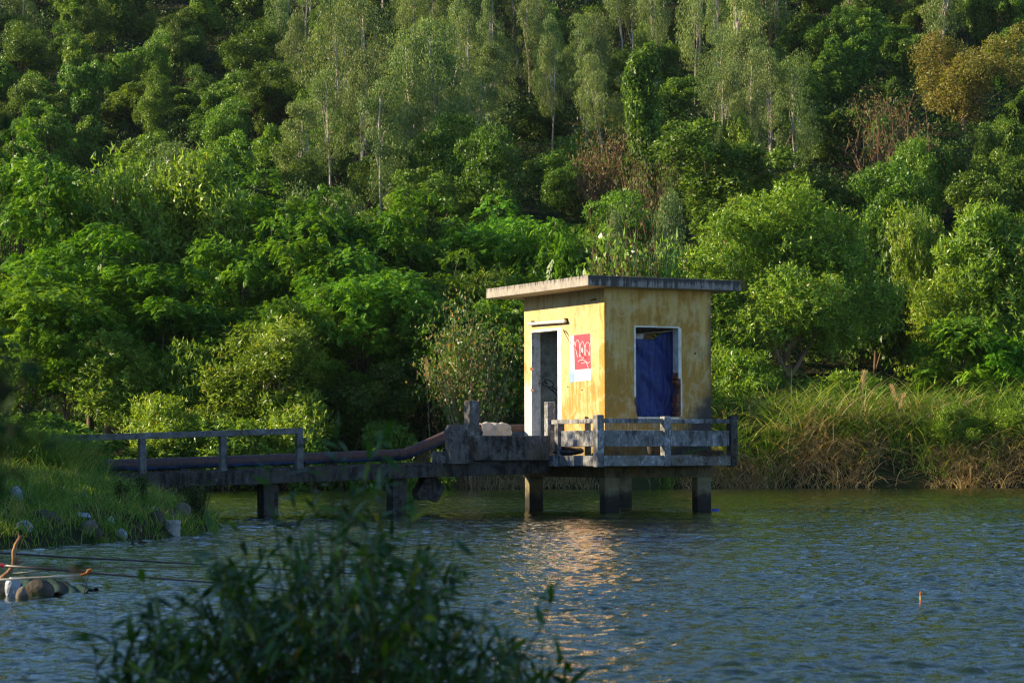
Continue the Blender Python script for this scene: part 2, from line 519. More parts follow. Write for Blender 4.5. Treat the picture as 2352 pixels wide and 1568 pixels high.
def proto_euc(h, R, nl, nleaf=300, bare=.42, trunk_r=.12, sparse=1.0):
    mb = MB()
    V, T, cen = [], [], []
    for i in range(nl):
        t = (i + rng.random()) / nl
        z = h * (bare + (1 - bare) * t)
        rr = R * (.95 - .7 * max(0, t - .45) / .55) * (.55 + .45 * min(1, t / .25)) * math.sqrt(rng.random())
        th = rng.uniform(0, 6.283)
        q = np.array([rr * math.cos(th), rr * math.sin(th), z]); cen.append(q)
        rl = R * rng.uniform(.22, .42)
        n = int(nleaf * rng.uniform(.7, 1.2))
        d = rdir(n)
        pos = q + d * np.array([rl, rl, rl * 1.15]) * (.35 + .7 * rng.random(n) ** .5)[:, None]
        D = np.array([0, 0, -1.]) + rng.normal(0, .42, (n, 3)) + d * .25
        N = rdir(n) * np.array([.6, .6, .25]) + d * .8
        LL = .19 * rng.uniform(.65, 1.3, n)
        V.append(leaves(pos, D, N, LL, LL * .27, .12))
        tl = rng.uniform(0, 1)
        T.append(np.clip(rng.normal(.40 + .25 * tl, .2, n), 0, 1))
    cen = np.array(cen)
    limbs(mb, (0, 0, -.5), (rng.normal(0, .25), rng.normal(0, .25), h * .93), cen[rng.choice(nl, min(12, nl), False)], trunk_r, .22, 6)
    return np.concatenate(V), np.concatenate(T), mb

def proto_broad(h, R, nl, nleaf=420, low=-.8, L=.22, Wd=.12, zc=.55, rzf=.46, trunk_r=.12, flat=.85, nlimb=12, dens=.4, nsub=6, lr=(.13, .27)):
    mb = MB()
    c = np.array([0, 0, h * zc])
    cen = sub_crowns(nl, c, (R * .95, R * .95, h * rzf * .95), nsub, low)
    V, T = [], []
    for q in cen:
        r = rng.uniform(*lr) * R
        n = int(nleaf * rng.uniform(.7, 1.25))
        V.append(lobe_leaves(q, (r, r, r * flat), n, L, Wd, .2, .5, dens))
        T.append(np.clip(rng.normal(.36 + .3 * rng.random(), .18, n), 0, 1))
    limbs(mb, (0, 0, -.5), (rng.normal(0, .2), rng.normal(0, .2), h * .66), cen[rng.choice(len(cen), min(nlimb, len(cen)), False)], trunk_r, .4, 6)
    return np.concatenate(V), np.concatenate(T), mb

def proto_twiggy(h, R, nstem, nleaf, L=.12, Wd=.06, spread=.9):
    """many-stemmed half-bare shrub"""
    mb = MB(); V, T = [], []
    tips = []
    for i in range(nstem):
        th = rng.uniform(0, 6.283); rr = R * spread * math.sqrt(rng.random())
        tip = np.array([rr * math.cos(th), rr * math.sin(th), h * rng.uniform(.55, 1.0)])
        b0 = tip * np.array([.12, .12, 0])
        mid = b0 * .4 + tip * .6 * np.array([.7, .7, .95]) + rng.normal(0, .12 * R, 3)
        mb.tube([b0 - [0, 0, .3], (b0 + mid) / 2 + rng.normal(0, .05 * R, 3), mid, tip], [.035, .028, .018, .006], 5)
        tips.append(tip)
        for j in range(4):
            s = mid + (tip - mid) * rng.random()
            e = s + rdir(1)[0] * R * .38 + np.array([0, 0, .12 * h])
            mb.tube([s, (s + e) / 2 + rng.normal(0, .05, 3), e], [.012, .009, .004], 4)
            tips.append(e)
    tips = np.array(tips)
    q = tips[rng.integers(0, len(tips), nleaf)] + rng.normal(0, .16 * R, (nleaf, 3)) * np.array([1, 1, .7])
    V = leaves(q, rdir(nleaf) + [0, 0, -.2], rdir(nleaf), L * rng.uniform(.6, 1.3, nleaf), Wd * rng.uniform(.7, 1.3, nleaf))
    return V, np.clip(rng.normal(.5, .26, nleaf), 0, 1), mb

PROTO = {}
def reg(key, data, lmat, bmat, h, R, trunk=True):
    V, T, mb = data
    PROTO[key] = (strip_mesh('crown', V, 4, T, lmat), mb.mesh('trunk', bmat, True) if trunk else None, h, R)

for i in range(3):
    reg(f'A{i}', proto_feather(10.0, 3.6, 64 + 4 * i, 62), G_FEATHER, B_BROWN, 10.0, 3.6)
reg('As', proto_feather(4.2, 1.9, 24, 66, .06), G_FEATHER, B_BROWN, 4.2, 1.9)
reg('Bbig', proto_acacia(9.6, 4.0, 150, 56, 9, -.85, .56, .44, .18, .052, .22, (.2, 0), (.13, .22), [(0, 0, .80, .40), (.42, .1, .70, .34), (-.45, 0, .66, .38), (-.72, -.1, .47, .30), (.70, 0, .50, .30), (.05, -.45, .50, .36), (-.62, -.2, .27, .26), (.1, .4, .55, .40), (.45, -.2, .40, .30), (-.3, -.4, .36, .28)]), G_ACACIA, B_TAN, 9.6, 4.0)
for i in range(2):
    reg(f'B{i}', proto_acacia(6.0, 2.2, 52, 50, 9, -.8, .56, .44), G_ACACIA, B_TAN, 6.0, 2.2)
reg('Bs', proto_acacia(3.2, 1.9, 34, 42, 9, -.5, .45, .5, trunk_r=.06), G_ACACIA, B_BROWN, 3.2, 1.9)
for i in range(5):
    reg(f'C{i}', proto_euc(11.0, 1.75 + .15 * i, 32, 300, [.40, .5, .34, .45, .3][i]), G_EUC, B_PALE, 11.0, 1.9)
for i in range(8):
    reg(f'D{i}', proto_broad(6.0, 2.4 + .2 * (i % 3), 72, 250, -.85, [.2, .16, .24][i % 3], [.11, .08, .14][i % 3], nsub=5 + i % 4), G_BROAD, B_BROWN, 6.0, 2.6)
for i in range(2):
    reg(f'Dt{i}', proto_broad(7.5, 2.7, 64, 240, -.6, .2, .10, .62, .38, .10, .8, 18, .4, 8, (.14, .28)), G_BROAD, B_TAN, 7.5, 2.7)
for i in range(3):
    reg(f'S{i}', proto_broad(2.4, 1.7, 22, 230, -.3, .2, .11, .42, .55, .05), G_BROAD, B_BROWN, 2.4, 1.7)
reg('E0', proto_broad(5.4, 2.5, 34, 46, -.6, .29, .19, .58, .42, .1, .8, 16, .25, 9, (.22, .42)), G_BIG, B_TAN, 5.4, 2.3)
reg('O0', proto_broad(8.5, 3.3, 110, 280, -.85, .17, .07, .56, .44, .14, .9, 26, .3, 9, (.15, .28)), G_OLIVE, B_TAN, 8.5, 3.3)
reg('R0', proto_twiggy(3.0, 2.0, 60, 2600, .15, .07), G_DRY, B_TWIG, 3.0, 2.0)
reg('R1', proto_twiggy(2.4, 1.6, 46, 1500, .12, .05), G_DRY, B_TWIG, 2.4, 1.6)
reg('K0', proto_twiggy(3.4, 1.9, 34, 5200, .13, .07), G_REDSHRUB, B_TAN, 3.4, 1.9)
# creeper-swallowed trunk: a tall ragged column
def proto_column(h, R):
    mb = MB(); V, T = [], []
    for i in range(46):
        t = (i + rng.random()) / 46
        q = np.array([rng.normal(0, R * .35), rng.normal(0, R * .35), h * t])
        n = 380
        V.append(lobe_leaves(q, (R * .55, R * .55, R * .8), n, .19, .11, .5, .3, .45))
        T.append(np.clip(rng.normal(.3 + .3 * rng.random(), .2, n), 0, 1))
    limbs(mb, (0, 0, -.5), (0, 0, h * .98), [], .16)
    return np.concatenate(V), np.concatenate(T), mb
reg('V0', proto_column(8.0, 1.0), G_BROAD, B_DARK, 8.0, 1.0)

PLANTS = []
KINDN = {'A': ('feathery_tree', 'tree'), 'B': ('acacia_tree', 'tree'), 'C': ('eucalyptus_tree', 'tree'), 'D': ('broadleaf_tree', 'tree'),
         'S': ('shrub', 'shrub'), 'E': ('large_leaved_tree', 'tree'), 'O': ('olive_tree', 'tree'), 'R': ('withered_shrub', 'shrub'), 'K': ('reddish_shrub', 'shrub'), 'V': ('creeper_column', 'tree')}
def plant(key, X, Y, height=None, width=None, label=None, group=None, name=None, cat=None, rz=None, sink=.1):
    cm, tm, h, R = PROTO[key]
    sz = (height / h) if height else 1.0
    sx = (width / (2 * R)) if width else sz
    nm, ct = KINDN[key[0]]
    e = empty(name or nm, (X, Y, Tz(X, Y) - sink), rng.uniform(0, 6.283) if rz is None else rz)
    e.scale = (sx * rng.uniform(.85, 1.15), sx * rng.uniform(.85, 1.15), sz)
    e.rotation_euler[0] = rng.normal(0, .05); e.rotation_euler[1] = rng.normal(0, .05)
    if tm is not None: obj('trunk', tm, e)
    obj('crown', cm, e)
    tag(e, label, cat or ct, group)
    PLANTS.append((key, e, X, Y, Tz(X, Y), sz * h))
    return e

def at(key, px, ytop, d, wpx=None, label=None, group=None, **kw):
    """stand a plant at distance d under picture column px so that its top reaches picture row ytop"""
    q = P(px, ytop, d)
    base = Tz(q[0], d)
    return plant(key, q[0], d, max(.8, q[2] - base + .1), wpx * d / F if wpx else None, label, group, **kw)

# salient plants ------------------------------------------------------------
at('Bbig', 1800, 392, 88.6, 490, 'biggest rounded acacia on the right bank, its crown rising beside the hut roof', rz=0)
at('D2', 2000, 470, 95, 230, 'dark leafy tree in the shade right of the biggest acacia')
at('Bs', 1705, 800, 86.2, 250, 'low lit acacia bush between the hut wall and the biggest acacia trunk', name='acacia_shrub', cat='shrub')
at('B0', 610, 725, 80.5, 300, 'sunlit acacia bush with the tallest tip behind the walkway handrail')
at('B1', 255, 760, 81.5, 240, 'round sunlit acacia bush above the left end of the handrail')
at('Bs', 420, 785, 82, 220, 'small pale acacia between the two bigger acacia bushes behind the walkway')
at('Bs', 395, 905, 79, 230, 'low bright acacia bush showing through the handrail at left', name='acacia_shrub', cat='shrub')
at('Bs', 650, 895, 79.2, 300, 'low bright acacia bush just left of the handrail end post', name='acacia_shrub', cat='shrub')
at('Bs', 520, 960, 78.6, 260, 'lowest acacia bush seen under the walkway handrail', name='acacia_shrub', cat='shrub')
at('As', 1010, 700, 84, 280, 'dark feathery sapling between the plume and the hut')
at('D3', 860, 800, 82, 260, 'dim leafy tree behind the walkway middle')
at('S2', 850, 930, 79.3, 240, 'low dim shrub behind the walkway middle')
at('S1', 985, 1010, 78.6, 190, 'low shaded shrub by the water behind the pipe bend')
at('S0', 740, 985, 78.6, 240, 'low dark shrub by the water behind the end of the handrail')
at('S2', 300, 1000, 78.2, 260, 'low shaded shrub by the water at the far left of the walkway')
at('S0', 90, 930, 78.5, 300, 'dark shrub behind the tall grass of the left bank')
at('K0', 1085, 770, 79.5, 270, 'red-tinged shrub with bare pale twigs left of the hut door')
at('As', 1170, 690, 84, 230, 'feathery sapling lit at the left edge of the hut')
at('B1', 1130, 620, 88, 260, 'dark tree with a few orange leaves, left of the hut roof')
LA = [
    (60, 265, 92, 430, 'A0', 'tallest feathery tree at the left edge of the picture'),
    (310, 345, 92, 330, 'B0', 'upright glossy tree at left with the highest acacia crown'),
    (470, 350, 93, 320, 'B1', 'upright glossy tree right of the highest acacia crown at left'),
    (200, 520, 86, 420, 'A1', 'feathery tree with bare forked limbs in the left middle'),
    (640, 395, 96, 330, 'A2', 'feathery tree on the skyline of the bright left belt'),
    (800, 405, 94, 360, 'A0', 'broad bright feathery tree above the middle of the walkway'),
    (960, 440, 95, 330, 'A1', 'bright feathery tree halfway between walkway and eucalyptus stand'),
    (1120, 450, 97, 330, 'A2', 'bright feathery tree directly up-slope from the hut roof left corner'),
    (560, 480, 89, 360, 'A0', 'feathery tree with a forked trunk over the left acacia bushes'),
    (740, 500, 88, 360, 'A2', 'layered feathery tree with bright plates above the walkway end post'),
    (400, 610, 85, 340, 'A1', 'shaded feathery tree behind the small pale acacia'),
    (830, 570, 85, 330, 'A2', 'feathery tree with low spreading plates left of the hut'),
    (60, 600, 83.5, 380, 'A2', 'low spreading feathery tree at the left edge above the grass'),
    (980, 560, 88, 330, 'A0', 'dark feathery tree left of the hut behind the reed plume'),
    (1220, 500, 94, 280, 'A1', 'bright feathery tree peeping over the lit roof edge'),
    (660, 640, 83, 280, 'A0', 'shaded feathery tree behind the tallest acacia bush'),
    (150, 690, 82, 280, 'A1', 'shaded small feathery tree above the left grass'),
]
for px, yt, d, w, k, lb in LA: at(k, px, yt, d, w, lb, 'bright trees along the far bank')
at('E0', 1435, 500, 89, 190, 'tree with large pale round leaves above the hut roof')
at('E0', 1535, 520, 89.5, 150, 'smaller large-leaved tree touching the big acacia above the roof')
at('R1', 1465, 590, 88, 200, 'brown dead thicket just above the dark roof edge', name='dead_thicket', cat='thicket')
at('S1', 1510, 740, 84, 200, 'green shrub glimpsed through the hut window above the tarpaulin')
at('As', 1330, 540, 92, 200, 'yellow-green feathery sapling over the roof near corner')
at('As', 1290, 560, 95, 200, 'feathery sapling over the lit roof edge')
at('B0', 2130, 455, 94, 180, 'slim acacia with a pale bare trunk right of the biggest acacia', 'acacias on the right bank')
at('B1', 2300, 470, 93, 300, 'acacia at the right edge halfway up the picture', 'acacias on the right bank')
at('B0', 2215, 600, 92, 210, 'acacia between the slim acacia and the right edge', 'acacias on the right bank')
at('As', 2195, 730, 86, 220, 'feathery sapling above the dry reeds at far right', 'feathery saplings on the right bank')
at('As', 2320, 780, 85, 200, 'feathery sapling at the right edge above the reeds', 'feathery saplings on the right bank')
at('Bs', 1930, 850, 86.5, 240, 'blue-green low bush right of the biggest acacia trunk', name='acacia_shrub', cat='shrub')
at('S0', 2090, 830, 88, 260, 'dark shrub above the middle of the reed bank', 'shrubs above the reeds')
at('S1', 2240, 850, 88.5, 260, 'dark shrub above the right part of the reed bank', 'shrubs above the reeds')
at('Bs', 2330, 940, 80.6, 170, 'leafy shrub overhanging the water at the right edge', 'shrubs above the reeds')
at('Bs', 2200, 930, 80.7, 150, 'yellowish creeper bush hanging to the water at right', 'shrubs above the reeds')
at('S0', 1690, 900, 83, 150, 'dark shrub under the biggest acacia beside the hut', 'shrubs above the reeds')
at('Dt0', 1650, 262, 114, 300, 'dark many-stemmed tree up-slope right of the creeper column')
at('Dt1', 1140, 290, 112, 220, 'green tree with thin pale stem up-slope left of the creeper column')
at('V0', 1475, 128, 118, 95, 'dark column of creepers swallowing a tall trunk up-slope above the hut')
at('R0', 1400, 330, 119, 170, 'rust-brown shrub left of the creeper column')
at('R0', 1495, 400, 108, 150, 'reddish dry shrub at the foot of the creeper column')
at('R0', 2030, 245, 128, 140, 'rust-brown dry shrub on the slope at upper right')
at('R1', 2060, 290, 118, 220, 'small brown shrub below the rust-brown one at upper right')
at('O0', 2215, 20, 140, 270, 'wide olive-brown tree in the upper right corner')
at('R1', 1735, 12, 150, 110, 'tree top turned brown near the top edge right of the creeper column', name='withered_tree', cat='tree')

# hillside fill ---------------------------------------------------------------
def zone(px, py):
    r = rng.random()
    if 640 < px < 1780 and py < 400: return 'C' if r < (.68 if py < 300 else .35) else ('D' if r < .93 else 'Dt')
    if px <= 660 and py < 330: return 'D' if r < .93 else 'C'
    if px >= 1760 and py < 330: return 'D' if r < .72 else ('Dt' if r < .9 else 'C')
    if px > 1550: return 'D' if r < .55 else ('S' if r < .75 else ('B' if r < .9 else 'Dt'))
    return 'D' if r < .45 else ('S' if r < .75 else ('C' if r < .86 else 'Dt'))
FILL = []
yy = 99.0
row = 0
while yy < 206:
    half = .232 * yy
    step = 3.1 + (yy - 99) * .004
    x = -half + (row % 2) * step * .5
    while x < half:
        X = x + rng.normal(0, .8); Y = yy + rng.normal(0, 1.4)
        x += step * rng.uniform(.85, 1.15)
        zt = Tz(X, Y)
        px, py = topx(X, Y, zt + 3.0)
        if py < -150: continue
        if any(abs(px - c[0]) < c[2] and abs(py - c[1]) < c[3] for c in ((1475, 350, 60, 190), (1400, 380, 80, 60), (1495, 460, 70, 60), (2210, 200, 110, 130), (2035, 280, 80, 60))) and (py > 280 or True): continue
        z = zone(px, py)
        if z == 'C' and rng.random() < .5: FILL.append((f'C{rng.integers(5)}', X + 1.5, Y + rng.uniform(-1.5, 1.5), rng.uniform(5.0, 9.0), rng.uniform(1.5, 2.6)))
        if z == 'C': FILL.append((f'C{rng.integers(5)}', X, Y, rng.uniform(6.0, 10.5), rng.uniform(1.9, 3.4)))
        elif z == 'D': FILL.append((f'D{rng.integers(8)}', X, Y, rng.uniform(2.6, 5.6), rng.uniform(2.6, 4.8)))
        elif z == 'Dt': FILL.append((f'Dt{rng.integers(2)}', X, Y, rng.uniform(4.5, 6.8), rng.uniform(3, 4.6)))
        elif z == 'S': FILL.append((f'S{rng.integers(3)}', X, Y, rng.uniform(1.6, 2.8), rng.uniform(2.4, 3.6)))
        else: FILL.append((f'B{rng.integers(2)}', X, Y, rng.uniform(4.5, 6.5), rng.uniform(3, 4.5)))
    yy += 5.0 + (yy - 99) * .012
    row += 1
TYPEPH = {'C': ('grey-green eucalyptus', 'eucalyptus trees on the hillside'), 'D': ('leafy round-crowned tree', 'broadleaf trees on the hillside'), 'S': ('low leafy shrub', 'shrubs on the hillside'), 'B': ('yellow-green acacia', 'acacias on the hillside')}
def region(px, py):
    hrow = next(w for lim, w in ((-30, 'cut by the top edge'), (40, 'along the top edge'), (100, 'just under the top edge'), (170, 'high on the slope'), (240, 'above mid slope'), (320, 'mid slope'), (420, 'below mid slope'), (9999, 'at the slope foot')) if py < lim)
    c = next(w for lim, w in ((180, 'by the left edge'), (420, 'above the left grass'), (680, 'above the walkway handrail'), (900, 'above the walkway middle'), (1110, 'above the pipe bend'), (1290, 'above the hut door'), (1430, 'above the red panel'), (1640, 'above the hut window'), (1850, 'above the roof right end'), (2050, 'above the biggest acacia'), (2200, 'above the reeds'), (99999, 'by the right edge')) if px < lim)
    return hrow + ' ' + c
made = []
for key, X, Y, h, w in FILL:
    e = plant(key, X, Y, h, w)
    px, py = topx(X, Y, Tz(X, Y) + h * .8)
    made.append((region(px, py), key[0], px, py, e))
buckets = {}
for r_, k, px, py, e in made: buckets.setdefault((r_, k), []).append((px, py, e))
ORD = ['second', 'third', 'fourth', 'fifth', 'sixth', 'seventh', 'eighth', 'ninth', 'tenth', 'eleventh', 'twelfth', 'thirteenth', 'fourteenth', 'fifteenth', 'sixteenth', 'seventeenth']
for (r_, k), it in buckets.items():
    it.sort(key=lambda q: q[0])
    ph, grp = TYPEPH[k]
    for i, (px, py, e) in enumerate(it):
        n = len(it)
        if n == 1: pre = 'only'
        elif i == 0: pre = 'leftmost'
        elif i == n - 1: pre = 'rightmost'
        else: pre = ORD[i - 1] + ' from left' if i <= n // 2 else ORD[n - 2 - i] + ' from right'
        e['label'] = f'{pre} {ph} {r_}'
        e['group'] = grp

# undergrowth between the trees ---------------------------------------------------
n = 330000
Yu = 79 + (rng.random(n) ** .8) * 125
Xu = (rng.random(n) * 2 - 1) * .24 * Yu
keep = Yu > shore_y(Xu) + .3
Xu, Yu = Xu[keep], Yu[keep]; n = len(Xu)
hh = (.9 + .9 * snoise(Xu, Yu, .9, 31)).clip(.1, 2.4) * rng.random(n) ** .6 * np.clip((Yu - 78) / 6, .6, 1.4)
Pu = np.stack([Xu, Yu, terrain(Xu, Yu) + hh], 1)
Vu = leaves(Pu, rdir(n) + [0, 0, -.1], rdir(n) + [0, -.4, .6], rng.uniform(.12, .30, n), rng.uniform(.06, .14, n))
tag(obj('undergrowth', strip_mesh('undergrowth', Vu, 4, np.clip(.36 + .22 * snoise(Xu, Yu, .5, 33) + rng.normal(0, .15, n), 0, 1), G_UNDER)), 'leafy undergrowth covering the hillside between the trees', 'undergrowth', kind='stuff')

# ------------------------------------------------------------------ reeds and grasses
def tussocks(cx, cy, nb, spread, L, Wd, lean=(.3, 1.1), zoff=0.0, az0=None, azs=3.14):
    n = len(cx) * nb
    X = np.repeat(cx, nb) + rng.normal(0, spread, n); Y = np.repeat(cy, nb) + rng.normal(0, spread, n)
    az = rng.uniform(-math.pi, math.pi, n) if az0 is None else az0 + rng.uniform(-azs, azs, n)
    Ls = rng.uniform(L[0], L[1], n) * np.repeat(rng.uniform(.7, 1.15, len(cx)), nb)
    Z = np.maximum(terrain(X, Y), -.1) + zoff
    seg = 5
    V = blades(np.stack([X, Y, Z], 1), az, Ls, Wd * rng.uniform(.7, 1.3, n), rng.uniform(*lean, n), seg, rng.uniform(-1.5, 1.5, n))
    tint = np.clip(np.repeat(rng.uniform(.15, .65, len(cx)), nb) + rng.normal(0, .2, n), 0, 1)
    return V, np.tile(tint, seg)

def cat_mesh(name, parts, mat):
    return strip_mesh(name, np.concatenate([p[0] for p in parts]), 4, np.concatenate([p[1] for p in parts]), mat)

# right-hand bank
def bank_band(n, x0, x1, s0, s1):
    X = rng.uniform(x0, x1, n); return X, shore_y(X) + rng.uniform(s0, s1, n)
gx, gy = bank_band(520, 7.0, 20.5, .7, 5.5)
g2x, g2y = bank_band(120, 4.6, 9.0, .1, 3.0)
g3x, g3y = bank_band(190, 6.0, 20.5, .2, 2.4)
green = [tussocks(gx, gy, 12, .22, (1.5, 2.7), .062, (.6, 1.9)), tussocks(g2x, g2y, 20, .18, (.45, .95), .03), tussocks(g3x, g3y, 15, .2, (1.0, 2.0), .042, (.9, 2.0))]
hx, hy = bank_band(60, -1.5, 5, .4, 2.2)
green.append(tussocks(hx, hy, 24, .2, (.4, .9), .024))
tag(obj('tall_grass', cat_mesh('tall_grass', green, G_GRASS)), 'tall green reed grass on the right bank beside the lake', 'reed grass', kind='stuff')
def patchy(x, y, sd, thr): 
    k = snoise(x, y * 1.5, .8, sd) > thr; return x[k], y[k]
dx_, dy_ = patchy(*bank_band(290, 5.5, 18.0, -.15, 1.0), 41, -.2)
d2x, d2y = patchy(*bank_band(260, 8, 20.5, 1.2, 4.5), 42, .25)
d3x, d3y = bank_band(130, -3.4, 2.6, -.2, 1.0)
d4x, d4y = bank_band(34, -13, -3.4, -.1, .8)
d5x, d5y = patchy(*bank_band(420, 6.5, 18.5, .5, 3.2), 43, .15)
straw = [tussocks(dx_, dy_, 17, .22, (.6, 1.4), .036, (.8, 2.3), .0, -1.57, 1.9), tussocks(d2x, d2y, 16, .25, (1.1, 2.3), .036, (.5, 1.6)),
         tussocks(d3x, d3y, 26, .2, (.4, .85), .024, (.9, 2.1), .1, -1.57, 1.3), tussocks(d4x, d4y, 24, .2, (.3, .6), .02, (.6, 1.6)), tussocks(d5x, d5y, 12, .24, (1.2, 2.4), .05, (.7, 2.1), .1)]
tag(obj('dry_reeds', cat_mesh('dry_reeds', straw, G_STRAW)), 'withered straw-coloured reeds fallen along the far waterline', 'reeds', kind='stuff')

# left bank
n = 6500
X = rng.uniform(-11.5, -4.2, n); Y = rng.uniform(27, 46, n)
sd = bank_sd(X, Y); kp = sd > -.08; X, Y, sd = X[kp], Y[kp], sd[kp]
shortg = tussocks(X[:3400], Y[:3400], 15, .11, (.14, .42), .012, (.5, 1.7))
tx = rng.uniform(-9.6, -7.0, 120); ty = rng.uniform(38.2, 41.2, 120)
tall = tussocks(tx, ty, 60, .16, (.75, 1.25), .016, (.4, 1.2))
tx2 = rng.uniform(-11, -8.3, 60); ty2 = rng.uniform(33, 39, 60)
tall2 = tussocks(tx2, ty2, 40, .16, (.5, .95), .016, (.4, 1.2))
tag(obj('bank_grass', cat_mesh('bank_grass', [shortg, tall, tall2], G_GRASS)), 'green grass tufts covering the littered left bank', 'grass', kind='stuff')
def weed_tuft(px, py, h, w, nst, label):
    q = hit(px, py, 26, 60)
    e = empty('weed', q)
    mb = MB(); tips = []
    for i in range(nst):
        t = np.array([rng.normal(0, w), rng.normal(0, w * .6), h * rng.uniform(.5, 1)])
        mb.tube([t * [.4, .4, 0], t * [.7, .7, .55], t], [.006, .005, .002], 4)
        for k in range(16): tips.append(t * np.array([1, 1, 1]) * rng.uniform(.35, 1) + rng.normal(0, .02, 3))
    tips = np.array(tips); n_ = len(tips)
    mb.build('stem', B_DARK, e)
    obj('foliage', strip_mesh('foliage', leaves(tips, rdir(n_), rdir(n_), rng.uniform(.04, .09, n_), rng.uniform(.01, .022, n_)), 4, rng.uniform(.1, .8, n_), G_WEED), e)
    tag(e, label, 'weed', 'weeds on the left bank')
weed_tuft(452, 1196, .62, .13, 46, 'dark bushy weed on the tip of the left bank by the water')
weed_tuft(328, 1150, .42, .08, 16, 'spindly weed in front of the second handrail post')
weed_tuft(275, 1152, .34, .07, 12, 'spindly weed near the grass end of the walkway')

# ------------------------------------------------------------------ hut
M_CONC = concrete_mat('mouldy_concrete', (.20, .19, .175), (.022, .02, .018), (.52, .53, .55), .55, .45, .35)
M_RAIL = concrete_mat('limewashed_concrete', (.19, .185, .18), (.035, .032, .028), (.52, .53, .56), .65, .55, .15, 3.3)
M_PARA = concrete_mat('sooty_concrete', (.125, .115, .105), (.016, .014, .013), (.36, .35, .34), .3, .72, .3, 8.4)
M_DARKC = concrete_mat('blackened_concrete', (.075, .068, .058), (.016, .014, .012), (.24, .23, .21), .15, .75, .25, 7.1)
M_BEAM = concrete_mat('stained_beam_concrete', (.13, .105, .055), (.03, .026, .015), (.24, .22, .16), .1, .45, .5, 5.7)
M_WALKC = concrete_mat('grey_rail_concrete', (.15, .145, .14), (.03, .028, .025), (.30, .30, .31), .3, .45, .1, 9.2)

# pile: dark wet foot
m, nt, out = new_mat('pile_concrete'); b = NB(nt)
v = b.coord('Object')
sp = b.n('ShaderNodeSeparateXYZ'); b.l(v, sp.inputs[0])
n1 = b.noise(v, 6, 6, .7)
c = b.mix(b.step(n1, .3, .7), (.16, .13, .075), (.24, .20, .11))
zz = b.math('ADD', sp.outputs[2], b.math('MULTIPLY', b.math('SUBTRACT', n1, .5), .5))
c = b.mix(b.step(zz, .52, .18), c, (.03, .026, .02))
p = b.principled(c, .85, .2, b.bump(b.noise(v, 30, 5), .4, .02)); b.l(p.outputs[0], out.inputs[0])
M_PILE = m

# roof slab: streaked fascia, pale plaster underside
m, nt, out = new_mat('roof_concrete'); b = NB(nt)
v = b.coord('Object')
st = b.n('ShaderNodeMapping'); st.inputs['Scale'].default_value = (1, 1, .1); b.l(v, st.inputs['Vector'])
sp = b.n('ShaderNodeSeparateXYZ'); b.l(v, sp.inputs[0])
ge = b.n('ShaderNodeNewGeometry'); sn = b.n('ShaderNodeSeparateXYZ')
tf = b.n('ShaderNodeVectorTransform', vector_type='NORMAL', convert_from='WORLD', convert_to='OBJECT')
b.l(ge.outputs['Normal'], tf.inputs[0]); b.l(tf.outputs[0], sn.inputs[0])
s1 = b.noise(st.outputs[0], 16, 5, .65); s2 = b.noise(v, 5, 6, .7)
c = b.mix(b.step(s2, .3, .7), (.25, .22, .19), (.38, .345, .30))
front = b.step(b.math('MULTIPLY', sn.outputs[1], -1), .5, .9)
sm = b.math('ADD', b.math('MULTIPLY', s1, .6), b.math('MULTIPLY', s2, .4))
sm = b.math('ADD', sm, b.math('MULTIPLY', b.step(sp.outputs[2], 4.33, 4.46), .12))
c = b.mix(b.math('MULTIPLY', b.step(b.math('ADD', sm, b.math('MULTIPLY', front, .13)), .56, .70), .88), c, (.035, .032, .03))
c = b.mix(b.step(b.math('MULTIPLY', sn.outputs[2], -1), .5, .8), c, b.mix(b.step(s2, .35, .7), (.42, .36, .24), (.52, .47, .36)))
p = b.principled(c, .9, .2, b.bump(b.math('ADD', s1, s2), .35, .02)); b.l(p.outputs[0], out.inputs[0])
M_ROOF = m

